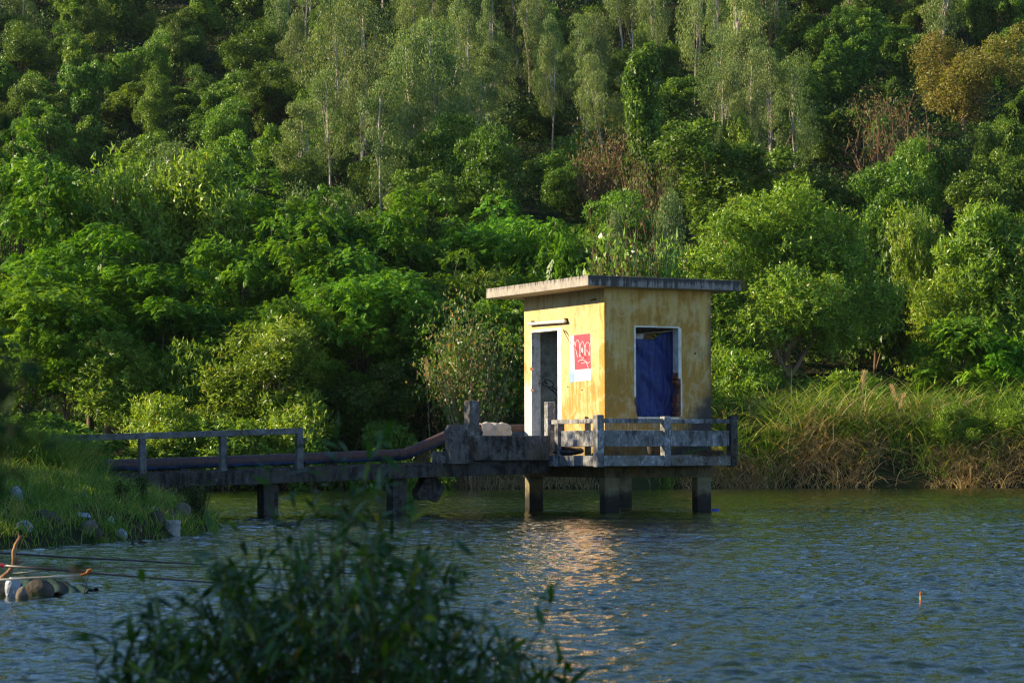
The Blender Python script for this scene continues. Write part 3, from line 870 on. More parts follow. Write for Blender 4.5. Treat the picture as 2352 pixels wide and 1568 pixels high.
# yellow limewash with its own stains, peeling and soot
def yellow_mat(name, seed, soot=False, cornerpeel=False, orange=.5, wall_a=(.60, .395, .125), wall_b=(.66, .45, .165)):
    m, nt, out = new_mat(name); b = NB(nt)
    v = b.coord('Object')
    of = b.n('ShaderNodeVectorMath', operation='ADD'); b.l(v, of.inputs[0]); of.inputs[1].default_value = (seed, seed * 1.7, 0)
    vo = of.outputs[0]
    st = b.n('ShaderNodeMapping'); st.inputs['Scale'].default_value = (1, 1, .16); b.l(vo, st.inputs['Vector'])
    sp = b.n('ShaderNodeSeparateXYZ'); b.l(v, sp.inputs[0])
    streak = b.noise(st.outputs[0], 7, 6, .65); fines = b.noise(st.outputs[0], 26, 5, .7)
    blot = b.noise(vo, 1.5, 6, .6, .4); med = b.noise(vo, 5, 6, .7)
    c = b.mix(b.step(blot, .3, .7), wall_a, wall_b)
    low = b.step(sp.outputs[2], 3.5, 1.3)
    om = b.step(b.math('ADD', b.math('ADD', b.math('MULTIPLY', streak, .6), b.math('MULTIPLY', blot, .5)), b.math('MULTIPLY', low, .14)), .58 - .1 * orange, .72 - .1 * orange)
    c = b.mix(b.math('MULTIPLY', om, .8), c, (.40, .19, .022))
    pm = b.step(b.math('ADD', b.math('ADD', b.math('MULTIPLY', fines, .45), b.math('MULTIPLY', med, .4)), b.math('MULTIPLY', low, .2)), .60, .69)
    c = b.mix(b.math('MULTIPLY', pm, b.math('MULTIPLY', low, .75)), c, (.62, .55, .40))
    gm = b.step(b.math('ADD', b.math('ADD', b.math('MULTIPLY', med, .5), b.math('MULTIPLY', streak, .4)), b.math('MULTIPLY', low, .14)), .60, .72)
    c = b.mix(b.math('MULTIPLY', gm, b.math('MULTIPLY', low, .55)), c, (.20, .21, .15))
    pale = b.step(b.math('ADD', b.noise(vo, 2.6, 7, .72, .8), b.math('MULTIPLY', fines, .25)), .60, .72)
    c = b.mix(b.math('MULTIPLY', pale, .35), c, (.70, .58, .34))
    dirt = b.step(b.math('ADD', b.noise(vo, 1.9, 7, .75, 1.2), b.math('MULTIPLY', streak, .35)), .70, .84)
    c = b.mix(b.math('MULTIPLY', dirt, .4), c, (.22, .15, .05))
    # darker band under the eave
    tm = b.step(b.math('ADD', sp.outputs[2], b.math('MULTIPLY', med, .2)), 4.18, 4.36)
    c = b.mix(b.math('MULTIPLY', tm, .3), c, (.40, .26, .06))
    # darker band towards the deck
    bm = b.step(b.math('ADD', sp.outputs[2], b.math('MULTIPLY', streak, .5)), 1.75, 1.42)
    c = b.mix(b.math('MULTIPLY', bm, .75), c, (.12, .085, .03))
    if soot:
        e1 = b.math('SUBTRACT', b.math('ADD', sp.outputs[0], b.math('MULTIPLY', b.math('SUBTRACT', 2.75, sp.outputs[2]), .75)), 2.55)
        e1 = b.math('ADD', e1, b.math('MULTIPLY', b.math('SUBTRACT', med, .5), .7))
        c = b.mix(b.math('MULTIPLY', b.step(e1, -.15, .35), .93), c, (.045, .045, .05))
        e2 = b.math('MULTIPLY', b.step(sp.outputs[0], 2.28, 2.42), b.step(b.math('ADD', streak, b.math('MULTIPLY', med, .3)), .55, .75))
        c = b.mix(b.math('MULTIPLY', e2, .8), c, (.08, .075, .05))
    if cornerpeel:
        e1 = b.math('ADD', b.step(sp.outputs[1], 2.86, 2.98), b.math('MULTIPLY', b.math('SUBTRACT', fines, .5), 2.2))
        e1 = b.math('MULTIPLY', e1, b.step(sp.outputs[2], 2.9, 2.2))
        c = b.mix(b.math('MULTIPLY', b.step(e1, .35, .75), .85), c, (.50, .51, .54))
    p = b.principled(c, .88, .2, b.bump(b.math('ADD', b.noise(vo, 30, 5, .7), b.math('MULTIPLY', med, .6)), .25, .015))
    b.l(p.outputs[0], out.inputs[0])
    return m
M_YELR = yellow_mat('yellow_limewash_window_wall', 0.0, soot=True, orange=1.1)  # shaded wall: yellow base raised to stand in for weak fill light
M_YELL = yellow_mat('yellow_limewash_door_wall', 4.0, cornerpeel=True, orange=.2, wall_a=(.51, .365, .155), wall_b=(.57, .44, .225))  # sunlit wall: same yellow with its base lowered so the sun doesn't clip
M_INNER = plain_mat('grey_green_plaster', (.15, .18, .175), .9, .2, .4, 5, .3)
M_WHITEW = concrete_mat('old_whitewash', (.55, .54, .52), (.08, .07, .055), (.70, .70, .72), .7, .12, 0, 2.2)
M_SURR = concrete_mat('white_surround', (.74, .68, .52), (.52, .30, .07), (.78, .77, .74), .6, .1, 0, 6.2)
m, nt, out = new_mat('broken_brick'); b = NB(nt)
tc_ = b.n('ShaderNodeTexCoord'); sp = b.n('ShaderNodeSeparateXYZ'); b.l(tc_.outputs['Object'], sp.inputs[0])
cb = b.n('ShaderNodeCombineXYZ'); b.l(b.math('ADD', sp.outputs[0], sp.outputs[1]), cb.inputs[0]); b.l(sp.outputs[2], cb.inputs[1])
bt = b.n('ShaderNodeTexBrick'); b.l(cb.outputs[0], bt.inputs['Vector'])
bt.inputs['Scale'].default_value = 1; bt.inputs['Brick Width'].default_value = .11; bt.inputs['Row Height'].default_value = .075; bt.inputs['Mortar Size'].default_value = .012
bt.inputs['Color1'].default_value = (.42, .11, .045, 1); bt.inputs['Color2'].default_value = (.30, .085, .04, 1); bt.inputs['Mortar'].default_value = (.16, .13, .11, 1)
nb_ = b.noise(tc_.outputs['Object'], 25, 5, .7)
c = b.mix(b.step(nb_, .5, .7), bt.outputs['Color'], (.12, .045, .025))
p = b.principled(c, .95, .1, b.bump(b.math('ADD', bt.outputs['Fac'], nb_), .8, .02)); b.l(p.outputs[0], out.inputs[0])
M_BRICK = m

hut = empty('pump_house', (HX, HY, 0), TH)
tag(hut, 'small yellow concrete hut with a flat roof standing on stilts in the lake', 'hut')
A_, B_ = 2.403, 3.216
ZB, ZT = 1.08, 4.272
WT = .2
MATW = [None, M_INNER, M_WHITEW]
def wall(name, outer, holes, to3, outm, mats):
    """outer/holes: loops in wall coordinates; to3(a, z, t) maps with t = depth from the outer face"""
    mb = MB()
    loops = [outer] + holes
    flat = [p for l in loops for p in l]
    tris = tessellate_polygon([[Vector((x, y, 0)) for x, y in l] for l in loops])
    nfl = len(flat)
    mb.add([to3(a, z, 0) for a, z in flat], [tuple(t) for t in tris], 0)
    mb.add([to3(a, z, WT) for a, z in flat], [tuple(t)[::-1] for t in tris], 1)
    for li, l in enumerate(loops):
        n_ = len(l)
        for i in range(n_):
            a, c_ = l[i], l[(i + 1) % n_]
            mb.add([to3(*a, 0), to3(*c_, 0), to3(*c_, WT), to3(*a, WT)], [(0, 1, 2, 3)], 0 if li == 0 else 2)
    o = mb.build(name, mats, hut)
    import bmesh
    bm = bmesh.new(); bm.from_mesh(o.data); bmesh.ops.remove_doubles(bm, verts=bm.verts, dist=1e-5)
    bmesh.ops.recalc_face_normals(bm, faces=bm.faces); bm.to_mesh(o.data); bm.free()
    return o

# window hole with broken jambs (u,z) from the picture
def zr5(x, y): return (2500 + x / 3.7326) * .57422, (1280 + y / 3.7326) * .57422
def wnd(pts): return [pv(*zr5(x, y), 0.0) for x, y in pts]
win = wnd([(160, 105), (795, 100), (797, 780), (822, 785), (830, 860), (832, 930), (855, 990), (856, 1060), (838, 1130), (842, 1200), (836, 1260), (846, 1330), (840, 1400), (825, 1445),
           (185, 1440), (168, 1390), (158, 1290), (140, 1235), (134, 1200), (146, 1165), (158, 1160)])
wall('wall', [(0, ZB), (A_, ZB), (A_, ZT), (0, ZT)], [win], lambda a, z, t: (a, t, z), None, [M_YELR, M_INNER, M_WHITEW])
dv0, dv1, dz0, dz1 = 1.83, 2.902, 1.47, 3.55
wall('wall', [(WT, ZB), (B_, ZB), (B_, ZT), (WT, ZT)], [[(dv0, dz0), (dv1, dz0), (dv1, dz1), (dv0, dz1)]], lambda a, z, t: (t, a, z), None, [M_YELL, M_INNER, M_WHITEW])
wall('wall', [(WT, ZB), (A_, ZB), (A_, ZT), (WT, ZT)], [], lambda a, z, t: (a, B_ - t, z), None, [M_YELR, M_INNER, M_WHITEW])
wall('wall', [(WT, ZB), (B_ - WT, ZB), (B_ - WT, ZT), (WT, ZT)], [[(.75, 1.9), (2.55, 1.9), (2.55, 3.56), (.75, 3.56)]], lambda a, z, t: (A_ - t, a, z), None, [M_YELR, M_INNER, M_WHITEW])
mb = MB(); mb.box((WT, WT, ZB + .30), (A_ - WT, B_ - WT, 1.46)); mb.build('floor', M_CONC, hut)
# broken brick inside the jamb
def brick_edge(pts, inset, name):
    mb = MB()
    for i in range(len(pts) - 1):
        (u0, z0), (u1, z1) = pts[i], pts[i + 1]
        j0, j1 = inset * random.uniform(.5, 1.3), inset * random.uniform(.5, 1.3)
        zm0, zm1 = z0 - .004, z1 + .004
        t0, t1 = .016, .184
        v_ = [(u0 + .02 * np.sign(-inset), t0, zm0), (u0 + j0, t0, zm0), (u1 + j1, t0, zm1), (u1 + .02 * np.sign(-inset), t0, zm1)]
        v_ += [(a_, t1, z_) for a_, _, z_ in v_]
        mb.add(v_, [(0, 1, 2, 3), (7, 6, 5, 4), (0, 4, 5, 1), (1, 5, 6, 2), (2, 6, 7, 3), (3, 7, 4, 0)])
    return mb.build(name, M_BRICK, hut)
def subdiv(pts, k=3):
    o_ = []
    for i in range(len(pts) - 1):
        for j in range(k):
            t = j / k; o_.append((pts[i][0] * (1 - t) + pts[i + 1][0] * t + (random.uniform(-.006, .006) if j else 0), pts[i][1] * (1 - t) + pts[i + 1][1] * t))
    return o_ + [pts[-1]]
brick_edge(subdiv(win[3:14], 2), -.085, 'exposed_brick')
brick_edge(subdiv(win[14:20], 2), .03, 'exposed_brick')
# painted white surrounds, 4 mm proud
mb = MB()
w1 = .065
mb.box((-.004, dv0 - .16, dz0), (0, dv0, dz1 + .05)); mb.box((-.004, dv1, dz0), (0, dv1 + .03, dz1 + .05)); mb.box((-.004, dv0, dz1), (0, dv1, dz1 + .05))
mb.build('door_surround', M_SURR, hut)
mb = MB()
u0, u1 = win[0][0], win[1][0]; zt_ = win[0][1]
mb.box((u0 - .03, -.004, zt_), (u1 + .02, 0, zt_ + .03)); mb.box((u0 - .045, -.004, 2.2), (u0, 0, zt_)); mb.box((u1, -.004, 2.56), (u1 + .07, 0, zt_))
mb.box((u1 + .05, -.004, 1.83), (u1 + .085, 0, 2.56)); mb.box((u0 + .05, -.004, 1.775), (u1, 0, 1.815))
mb.build('window_surround', M_SURR, hut)

# roof
mb = MB()
ru0, ru1, rv0, rv1 = -.55, A_ + .48, -.35, B_ + .6
nu, nv = 24, 30
def rz(i, j): return 4.472 + random.uniform(-.006, .006)
mb.box((ru0, rv0, 4.272), (ru1, rv1, 4.47))
rf = mb.build('roof', M_ROOF, hut, bevel=.012)
# stilts, beams, deck
for (uu, vv) in ((.0, .0), (A_ - .32, 0), (0, B_ - .2), (A_ - .32, B_ - .2)):
    mb = MB(); mb.box((uu + .0, vv, -1.2), (uu + .32, vv + .2, .655), 0, .004); mb.build('stilt', M_PILE, hut, bevel=.012)
mb = MB()
mb.box((-.02, -.02, .655), (A_ + .02, .22, .88)); mb.box((-.02, B_ - .22, .655), (A_ + .02, B_ + .02, .88))
mb.box((-.02, .22, .66), (.22, B_ - .22, .88)); mb.box((A_ - .22, .22, .66), (A_ + .02, B_ - .22, .88))
mb.build('beam', M_BEAM, hut, bevel=.008)
DU0, DU1, DV0 = -.68, 2.43, -.885
mb = MB(); mb.box((DU0, DV0, .88), (DU1, B_ + .25, 1.08)); mb.build('deck', M_CONC, hut, bevel=.012)
# railing
def post(u, v, z0, z1, su=.15, sv=.17, mat=M_RAIL):
    mb = MB(); mb.box((u - su / 2, v - sv / 2, z0), (u + su / 2, v + sv / 2, z1), 0, .005)
    return mb.build('post', mat, hut, bevel=.018)
RU, RV = -.60, -.812
um = pv(1528, 1000, RV)[0]
ue = pv(1681, 1000, RV)[0]
vl = pu(1286, 1000, RU)[0]
post(RU - .015, RV - .015, .86, 1.835); post(um, RV - .012, .87, 1.815, .15, .16); post(ue, RV - .012, .86, 1.83, .16, .17, M_DARKC)
post(RU - .01, vl, .87, 1.70, .15, .15)
vtall = pu(1267, 1000, RU)[0]
post(RU - .02, vtall + .04, 1.2, 2.12, .17, .15)
def rail(a, c, mat=M_RAIL, nm='rail'):
    mb = MB(); mb.box(a, c, 0, .003); return mb.build(nm, mat, hut, bevel=.008)
segs = [(RU + .06, um - .075), (um + .075, ue - .08)]
for a_, c_ in segs:
    rail((a_, RV - .045, 1.685), (c_, RV + .045, 1.768))
    rail((a_, RV - .035, 1.25), (c_, RV + .035, 1.55), M_RAIL, 'panel')
rail((RU - .045, RV + .07, 1.685), (RU + .045, vtall - .04, 1.768))
rail((RU - .035, RV + .07, 1.25), (RU + .035, vl - .075, 1.55), M_RAIL, 'panel')
# plain painted panel on the door wall: red with white and pale blue fields
def zr1(x, y): return (2080 + x / 4.9) * .57422, (1250 + y / 4.9) * .57422
def dw(x, y, off): 
    v_, z_ = pu(*zr1(x, y), 0.0); return (-off, v_, z_)
M_RED = plain_mat('red_paint', (.62, .045, .075), .6, .3, .15, 5, .1)
M_WPAINT = plain_mat('white_paint', (.58, .61, .67), .7, .3, .12, 4, .1)
M_BPAINT = plain_mat('pale_blue_paint', (.22, .36, .66), .7, .3, .25, 3, .1)
M_BLACK = plain_mat('black_spray', (.012, .012, .014), .6, .3, .1, 5, 0)
M_SPRAY = plain_mat('white_spray', (.66, .50, .52), .6, .3, .05, 5, 0)
def quadpart(pts, off, mat, name, parent):
    mb = MB(); mb.add([dw(x, y, off) for x, y in pts], [tuple(range(len(pts)))]); return mb.build(name, mat, parent)
mur = quadpart([(965, 452), (1380, 406), (1393, 1320), (985, 1368)], .003, M_WPAINT, 'painted_panel', hut)
tag(mur, 'painted panel in red, white and pale blue')
quadpart([(1062, 442), (1374, 409), (1388, 1092), (1075, 1122)], .006, M_RED, 'red_field', mur)
quadpart([(980, 1150), (1066, 1141), (1069, 1357), (985, 1366)], .006, M_BPAINT, 'blue_field', mur)
def ribbon(strokes, width, mapf, mat, name, parent):
    mb = MB()
    for s in strokes:
        p_ = [np.array(q, float) for q in s]
        q2 = []
        for i in range(len(p_) - 1):
            p0, p1, p2, p3 = p_[max(i - 1, 0)], p_[i], p_[i + 1], p_[min(i + 2, len(p_) - 1)]
            for k in range(5):
                t = k / 5
                q2.append(.5 * ((2 * p1) + (-p0 + p2) * t + (2 * p0 - 5 * p1 + 4 * p2 - p3) * t * t + (-p0 + 3 * p1 - 3 * p2 + p3) * t ** 3))
        q2.append(p_[-1])
        v_ = []
        for i, q in enumerate(q2):
            t = q2[min(i + 1, len(q2) - 1)] - q2[max(i - 1, 0)]; t = t / (np.linalg.norm(t) + 1e-9)
            nn = np.array([-t[1], t[0]])
            w = width * random.uniform(.85, 1.15) * .5
            v_ += [mapf(*(q + nn * w)), mapf(*(q - nn * w))]
        mb.add(v_, [(2 * i, 2 * i + 1, 2 * i + 3, 2 * i + 2) for i in range(len(q2) - 1)])
    return mb.build(name, mat, parent)
ribbon([[(1070, 570), (1085, 640), (1110, 760), (1135, 880)], [(1092, 660), (1105, 570), (1140, 535), (1168, 600), (1178, 720), (1172, 872)],
        [(1232, 560), (1195, 620), (1185, 720), (1198, 850), (1228, 902), (1258, 860), (1278, 740), (1268, 640), (1236, 565)],
        [(1292, 850), (1284, 700), (1300, 610), (1330, 580), (1365, 610), (1380, 690), (1366, 840), (1340, 770), (1300, 730)],
        [(1145, 965), (1175, 932), (1240, 928), (1290, 950), (1322, 1010), (1345, 1090), (1357, 1160)], [(1374, 965), (1335, 985), (1300, 965), (1255, 985), (1205, 990)]],
       9, lambda x, y: dw(x, y, .0085), M_SPRAY, 'graffiti', mur)
mb = MB(); mb.add([dw(x, y, .0085) for x, y in [(1215, 700), (1228, 680), (1242, 720), (1246, 780), (1225, 790), (1205, 740)]], [(0, 1, 2, 3, 4, 5)]); mb.build('graffiti', M_SPRAY, mur)
def zr2(x, y): return (2140 + x / 5.6) * .57422, (1500 + y / 5.6) * .57422
def bw(x, y):
    u_, z_ = pv(*zr2(x, y), B_ - WT - .004); return (u_, B_ - WT - .004, z_)
ribbon([[(280, 215), (250, 165), (190, 155), (165, 195), (220, 235), (300, 265), (370, 262), (410, 220), (390, 160), (320, 118), (240, 105), (215, 145), (260, 200)],
        [(300, 270), (360, 330), (430, 380), (480, 440), (515, 520), (530, 700)], [(380, 268), (450, 310), (505, 370), (495, 425), (430, 375), (370, 300)], [(445, 520), (500, 620), (540, 740)]],
       24, bw, M_BLACK, 'graffiti', hut)
# holes knocked into the plaster
def chip(f3, name='plaster_hole'):
    mb = MB(); n_ = 9
    ring = [f3(math.cos(2 * math.pi * i / n_) * random.uniform(.7, 1.2), math.sin(2 * math.pi * i / n_) * random.uniform(.7, 1.2)) for i in range(n_)]
    mb.add(ring, [tuple(range(n_))]); mb.build(name, M_BRICK, hut)
for (x, y, r) in ((937, 1450, 13), (1218, 1515, 15), (240, 1105, 38), (245, 1520, 32)):
    chip(lambda a, c, x=x, y=y, r=r: dw(x + a * r, y + c * r, .006))
u_, z_ = pv(*zr5(1048, 497), 0); chip(lambda a, c: (u_ + a * .028, -.004, z_ + c * .03))
mb = MB(); mb.add([dw(615 + 0, 0, .005)] * 0, []) if False else None

# things on the hut -------------------------------------------------------------
hutM = Matrix.Translation((HX, HY, 0)) @ Matrix.Rotation(TH, 4, 'Z')
def place_local(o):   # geometry given in hut coordinates; shift the origin to its base
    co = np.array([v.co[:] for v in o.data.vertices]) if o.type == 'MESH' else None
    base = Vector((co[:, 0].mean(), co[:, 1].mean(), co[:, 2].min()))
    o.data.transform(Matrix.Translation(-base)); o.matrix_world = hutM @ Matrix.Translation(base)
    return o
# blue tarpaulin hanging inside the window
m, nt, out = new_mat('blue_tarpaulin'); b = NB(nt)
v = b.coord('Object'); 
wv = b.n('ShaderNodeMapping'); wv.inputs['Rotation'].default_value = (0, math.radians(-48), 0); wv.inputs['Scale'].default_value = (5.0, 1, .55); b.l(v, wv.inputs['Vector'])
nn = b.noise(wv.outputs[0], 2.2, 5, .6, .5); n2 = b.noise(v, 9, 6, .6, 1.0)
c = b.mix(b.step(n2, .3, .7), (.008, .020, .125), (.014, .037, .20))
p = b.principled(c, .38, .5, b.bump(b.math('ADD', b.math('MULTIPLY', nn, 2.0), b.math('MULTIPLY', n2, .5)), .9, .05)); b.l(p.outputs[0], out.inputs[0])
M_TARP = m
mb = MB(); nu, nz = 46, 60
tu0, tu1 = win[0][0] - .13, win[1][0] + .14
v_ = []
for i in range(nu + 1):
    s = i / nu
    u = tu0 + (tu1 - tu0) * s
    top = 3.375 - .06 * math.exp(-((s - .42) / .22) ** 2) + .17 * max(0, s - .55) / .45 + .012 * math.sin(s * 19)
    for j in range(nz + 1):
        t = j / nz
        z = top + (1.66 - top) * t
        dg = (u * .75 + z) * 7.0
        fold = .022 * math.sin(dg + 1.5 * math.sin(z * 2.3)) + .012 * math.sin(dg * 2.3 + u * 5) + .018 * math.sin(u * 9 + z * 2) * (1 - t)
        v_.append((u, .275 + fold, z))
f_ = [(i * (nz + 1) + j, (i + 1) * (nz + 1) + j, (i + 1) * (nz + 1) + j + 1, i * (nz + 1) + j + 1) for i in range(nu) for j in range(nz)]
mb.add(v_, f_)
o = mb.build('tarpaulin', M_TARP, None, True); so = o.modifiers.new('s', 'SOLIDIFY'); so.thickness = .003
tag(place_local(o), 'dark blue tarpaulin hung wrinkled across the hut window', 'tarpaulin')
# lamp fitting over the door
M_ENAMEL = concrete_mat('rusty_white_enamel', (.66, .64, .60), (.17, .055, .02), (.74, .73, .72), .6, .16, 0, 1.3)
a0 = pu(*zr1(170, 215), -.05); a1 = pu(*zr1(900, 160), -.05)
mb = MB()
n_ = 8
mb.tube([(-.062, a0[0], a0[1] - .01), (-.062, a1[0], a1[1] - .01)], .030, 8)
mb.box((-.055, a1[0], a1[1] - .02), (-.006, a0[0], a0[1] + .02)) if False else None
o = mb.build('lamp_fitting', M_ENAMEL); tag(place_local(o), 'rusty white batten of a strip lamp fixed above the hut door', 'lamp fitting')
M_RUST = plain_mat('rusty_metal', (.10, .035, .015), .8, .3, .4, 12, .3)
for s in (.08, .97):
    q = (a0[0] + (a1[0] - a0[0]) * s, a0[1] + (a1[1] - a0[1]) * s)
    mb = MB(); mb.box((-.05 - o.location[0] * 0, q[0] - .03, q[1] - .03), (-.002, q[0] + .03, q[1] + .05))
    h_ = mb.build('bracket', M_RUST); h_.matrix_world = hutM
    h_.parent = o; h_.matrix_parent_inverse = o.matrix_world.inverted()
mb = MB(); pts = [(880, 340), (905, 372), (942, 432), (1010, 545), (1060, 620), (1150, 700), (1195, 765), (1240, 830), (1320, 885)]
mb.tube([dw(x, y, .03 + .035 * math.sin(i * .4)) for i, (x, y) in enumerate(pts)], [.012, .016, .008, .006, .006, .006, .006, .006, .005], 6)
o = mb.build('loose_wire', M_RUST); tag(place_local(o), 'loose brown wire dangling across the red painted panel', 'wire')
# iron hook under the roof
mb = MB(); c0 = pu(*[(1850 + 1045 / 1.96) * .57422, (1050 + 288 / 1.96) * .57422], 0)
mb.tube([(-.001, c0[0], c0[1]), (-.07, c0[0] + .02, c0[1] - .01), (-.10, c0[0] + .04, c0[1] - .035)], [.022, .016, .012], 6)
o = mb.build('hook', M_RUST); tag(place_local(o), 'rusty iron hook stub high on the lit wall under the roof', 'hook')
# hose inside the door
M_HOSE = plain_mat('green_hose_rubber', (.02, .16, .07), .5, .4, .15, 8, 0)
mb = MB(); mb.tube([bw(x, y) - np.array([0, d_, 0]) for x, y, d_ in ((165, 720, .3), (200, 800, .32), (235, 950, .33), (270, 1110, .34), (290, 1230, .34), (300, 1330, .3))], .026, 8)
o = mb.build('green_hose', M_HOSE, None, True); tag(place_local(o), 'green hose leaning inside the hut doorway', 'hose')

def lump(name, pos, size, mat, seed, rough=.25, rz=0.0, sub=3, sharp=1.0):
    import bmesh
    bm = bmesh.new(); bmesh.ops.create_icosphere(bm, subdivisions=sub, radius=.5)
    r = np.random.default_rng(seed)
    ks = r.normal(size=(9, 3)) * 4.2 * sharp; ph = r.uniform(0, 6.28, 9)
    for vv in bm.verts:
        c_ = np.array(vv.co[:]); n_ = sum(abs(math.sin(float(c_ @ k) + p_)) if i % 2 else math.sin(float(c_ @ k) + p_) for i, (k, p_) in enumerate(zip(ks, ph))) / 9
        vv.co = Vector(c_ * (1 + rough * 2 * n_))
    mnz = min(v.co.z for v in bm.verts)
    for vv in bm.verts:
        vv.co.x *= size[0]; vv.co.y *= size[1]; vv.co.z = (vv.co.z - mnz) * size[2]
    me = bpy.data.meshes.new(name); bm.to_mesh(me); bm.free(); me.materials.append(mat)
    if sub >= 3 and name != 'boulder' and mat not in (M_ROCK, M_TANROCK): me.polygons.foreach_set('use_smooth', [True] * len(me.polygons))
    o = obj(name, me, None, pos); o.rotation_euler = (0, 0, rz)
    return o
M_ROCK = concrete_mat('brown_rock', (.08, .066, .05), (.02, .018, .014), (.17, .15, .12), .3, .3, .2, 1.1)
M_TANROCK = concrete_mat('tan_rock', (.15, .125, .095), (.04, .034, .025), (.27, .24, .20), .3, .3, .1, 1.9)
M_BAG = plain_mat('white_plastic', (.28, .31, .35), .45, .4, .35, 9, .6)
M_BAGK = plain_mat('black_plastic', (.012, .012, .015), .3, .5, .3, 6, .3)
M_CLOTH = plain_mat('cream_cloth', (.52, .48, .41), .9, .1, .15, 5, .3)
# objects on the deck, inside the railing
q = W(*pv(1312, 1040, 0)[:1], -.3, 1.08)
pk = pu(1310, 1040, -.42)
lump('black_bag', W(-.42, pk[0], 1.08), (.42, .26, .15), M_BAGK, 5, .5)
tag(bpy.data.objects['black_bag'], 'crumpled black plastic bag under the left railing panel', 'bag')
uk = pv(1502, 1040, -.45)[0]
mb = MB(); n_ = 20
prof = [(.09, 0), (.125, .02), (.145, .12), (.15, .19), (.158, .20), (.158, .225), (.14, .225), (.13, .05)]
for r_, z_ in prof: pass
v_ = [(r_ * math.cos(2 * math.pi * k / n_), r_ * math.sin(2 * math.pi * k / n_), z_) for r_, z_ in prof for k in range(n_)]
f_ = [(i * n_ + k, i * n_ + (k + 1) % n_, (i + 1) * n_ + (k + 1) % n_, (i + 1) * n_ + k) for i in range(len(prof) - 1) for k in range(n_)] + [tuple(range(n_))[::-1], tuple((len(prof) - 1) * n_ + k for k in range(n_))]
mb.add(v_, f_); o = mb.build('bucket', M_ROCK, None, True); o.location = tuple(W(uk, -.45, 1.08))
tag(o, 'dark round bucket on the deck left of the middle railing post', 'bucket')
ub = pv(1632, 1040, -.6)[0]; lump('pebble', W(ub, -.62, 1.08), (.11, .09, .06), M_BAG, 8, .3); tag(bpy.data.objects['pebble'], 'whitish stone on the deck among the grass by the right post', 'stone')
# grass growing on the deck edge
def tuft(name, cu, cv, z, n_, L, lean, label, az0=None, azs=3.14, mat=G_STRAW, wd=.008, spread=(.2, .06)):
    Pb = np.array([W(cu + rng.normal(0, spread[0]), cv + rng.normal(0, spread[1]), z) for _ in range(n_)])
    base = Pb.mean(0); base[2] = z
    az = (rng.uniform(-3.14, 3.14, n_) if az0 is None else az0 + rng.uniform(-azs, azs, n_))
    V = blades(Pb - base, az, rng.uniform(*L, n_), wd * rng.uniform(.7, 1.3, n_), rng.uniform(*lean, n_), 5, rng.uniform(-.6, .6, n_))
    o = obj(name, strip_mesh(name, V, 4, np.tile(rng.uniform(0, .7, n_), 5), mat), None, base)
    return tag(o, label, 'grass')
ug = pv(1630, 1045, DV0)[0]
G_GREYSTRAW = leaf_mat('grey_straw', [(0, (.05, .04, .03)), (.6, (.14, .115, .085)), (1, (.22, .18, .13))], .25, .7, .2, .1)
tuft('grass_tuft', ug, DV0 + .02, 1.06, 240, (.28, .5), (2.2, 3.2), 'grey withered grass hanging over the right deck corner', -1.57 + TH, .7, G_GREYSTRAW, .009, (.17, .04))
tuft('grass_tuft', ug, DV0 + .2, 1.08, 150, (.12, .26), (.4, 1.3), 'green grass sprouting on the deck by the right post', None, 3.14, G_GRASS, .008, (.22, .08))
tuft('grass_tuft', pv(1420, 1045, DV0)[0], DV0 + .06, 1.08, 60, (.12, .28), (.6, 2.0), 'small dry grass wisp on the deck right of the corner post', None, 3.14, G_GREYSTRAW, .006, (.09, .05))

# ------------------------------------------------------------------ walkway
wk = empty('walkway', (HX, HY, 0), TH)
tag(wk, 'blackened concrete walkway ramping from the left bank up to the hut', 'walkway')
def wz(u): return .95 + (u + 2.85) * .0276
def sloped(mb, u0, u1, v0, v1, dz0, dz1, jit=0):
    z0, z1 = wz(u0), wz(u1)
    v_ = [(u0, v0, z0 + dz0), (u1, v0, z1 + dz0), (u1, v1, z1 + dz0), (u0, v1, z0 + dz0), (u0, v0, z0 + dz1), (u1, v0, z1 + dz1), (u1, v1, z1 + dz1), (u0, v1, z0 + dz1)]
    mb.add(v_, [(0, 3, 2, 1), (4, 5, 6, 7), (0, 1, 5, 4), (1, 2, 6, 5), (2, 3, 7, 6), (3, 0, 4, 7)])
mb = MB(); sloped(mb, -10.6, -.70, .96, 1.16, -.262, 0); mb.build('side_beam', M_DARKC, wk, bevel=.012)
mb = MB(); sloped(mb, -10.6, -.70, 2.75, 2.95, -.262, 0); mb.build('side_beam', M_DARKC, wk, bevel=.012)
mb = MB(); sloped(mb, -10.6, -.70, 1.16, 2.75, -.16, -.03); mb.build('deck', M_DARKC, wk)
def wpost(u, v, z0, z1, s=.12, mat=M_WALKC, nm='post'):
    mb = MB(); mb.box((u - s / 2, v - s / 2, z0), (u + s / 2, v + s / 2, z1), 0, .004); return mb.build(nm, mat, wk, bevel=.012)
VR = 1.06
up_ = [pv(px, 1000, VR)[0] for px in (326.5, 511.5, 687)]
def hrz(u):
    ua, za = pv(320, 994, VR); ub_, zb = pv(690, 982.5, VR); return za + (zb - za) * (u - ua) / (ub_ - ua)
for u in up_: wpost(u, VR, wz(u) - .05, hrz(u) - .11)
wpost(pv(150, 1000, VR)[0], VR, wz(-10) - .05, hrz(-9.8) - .11)
mb = MB(); ul = up_[2] + .065; ur0 = pv(120, 1000, VR)[0]
v_ = [(ur0, VR - .065, hrz(ur0) - .11), (ul, VR - .065, hrz(ul) - .11), (ul, VR + .065, hrz(ul) - .11), (ur0, VR + .065, hrz(ur0) - .11), (ur0, VR - .065, hrz(ur0)), (ul, VR - .065, hrz(ul)), (ul, VR + .065, hrz(ul)), (ur0, VR + .065, hrz(ur0))]
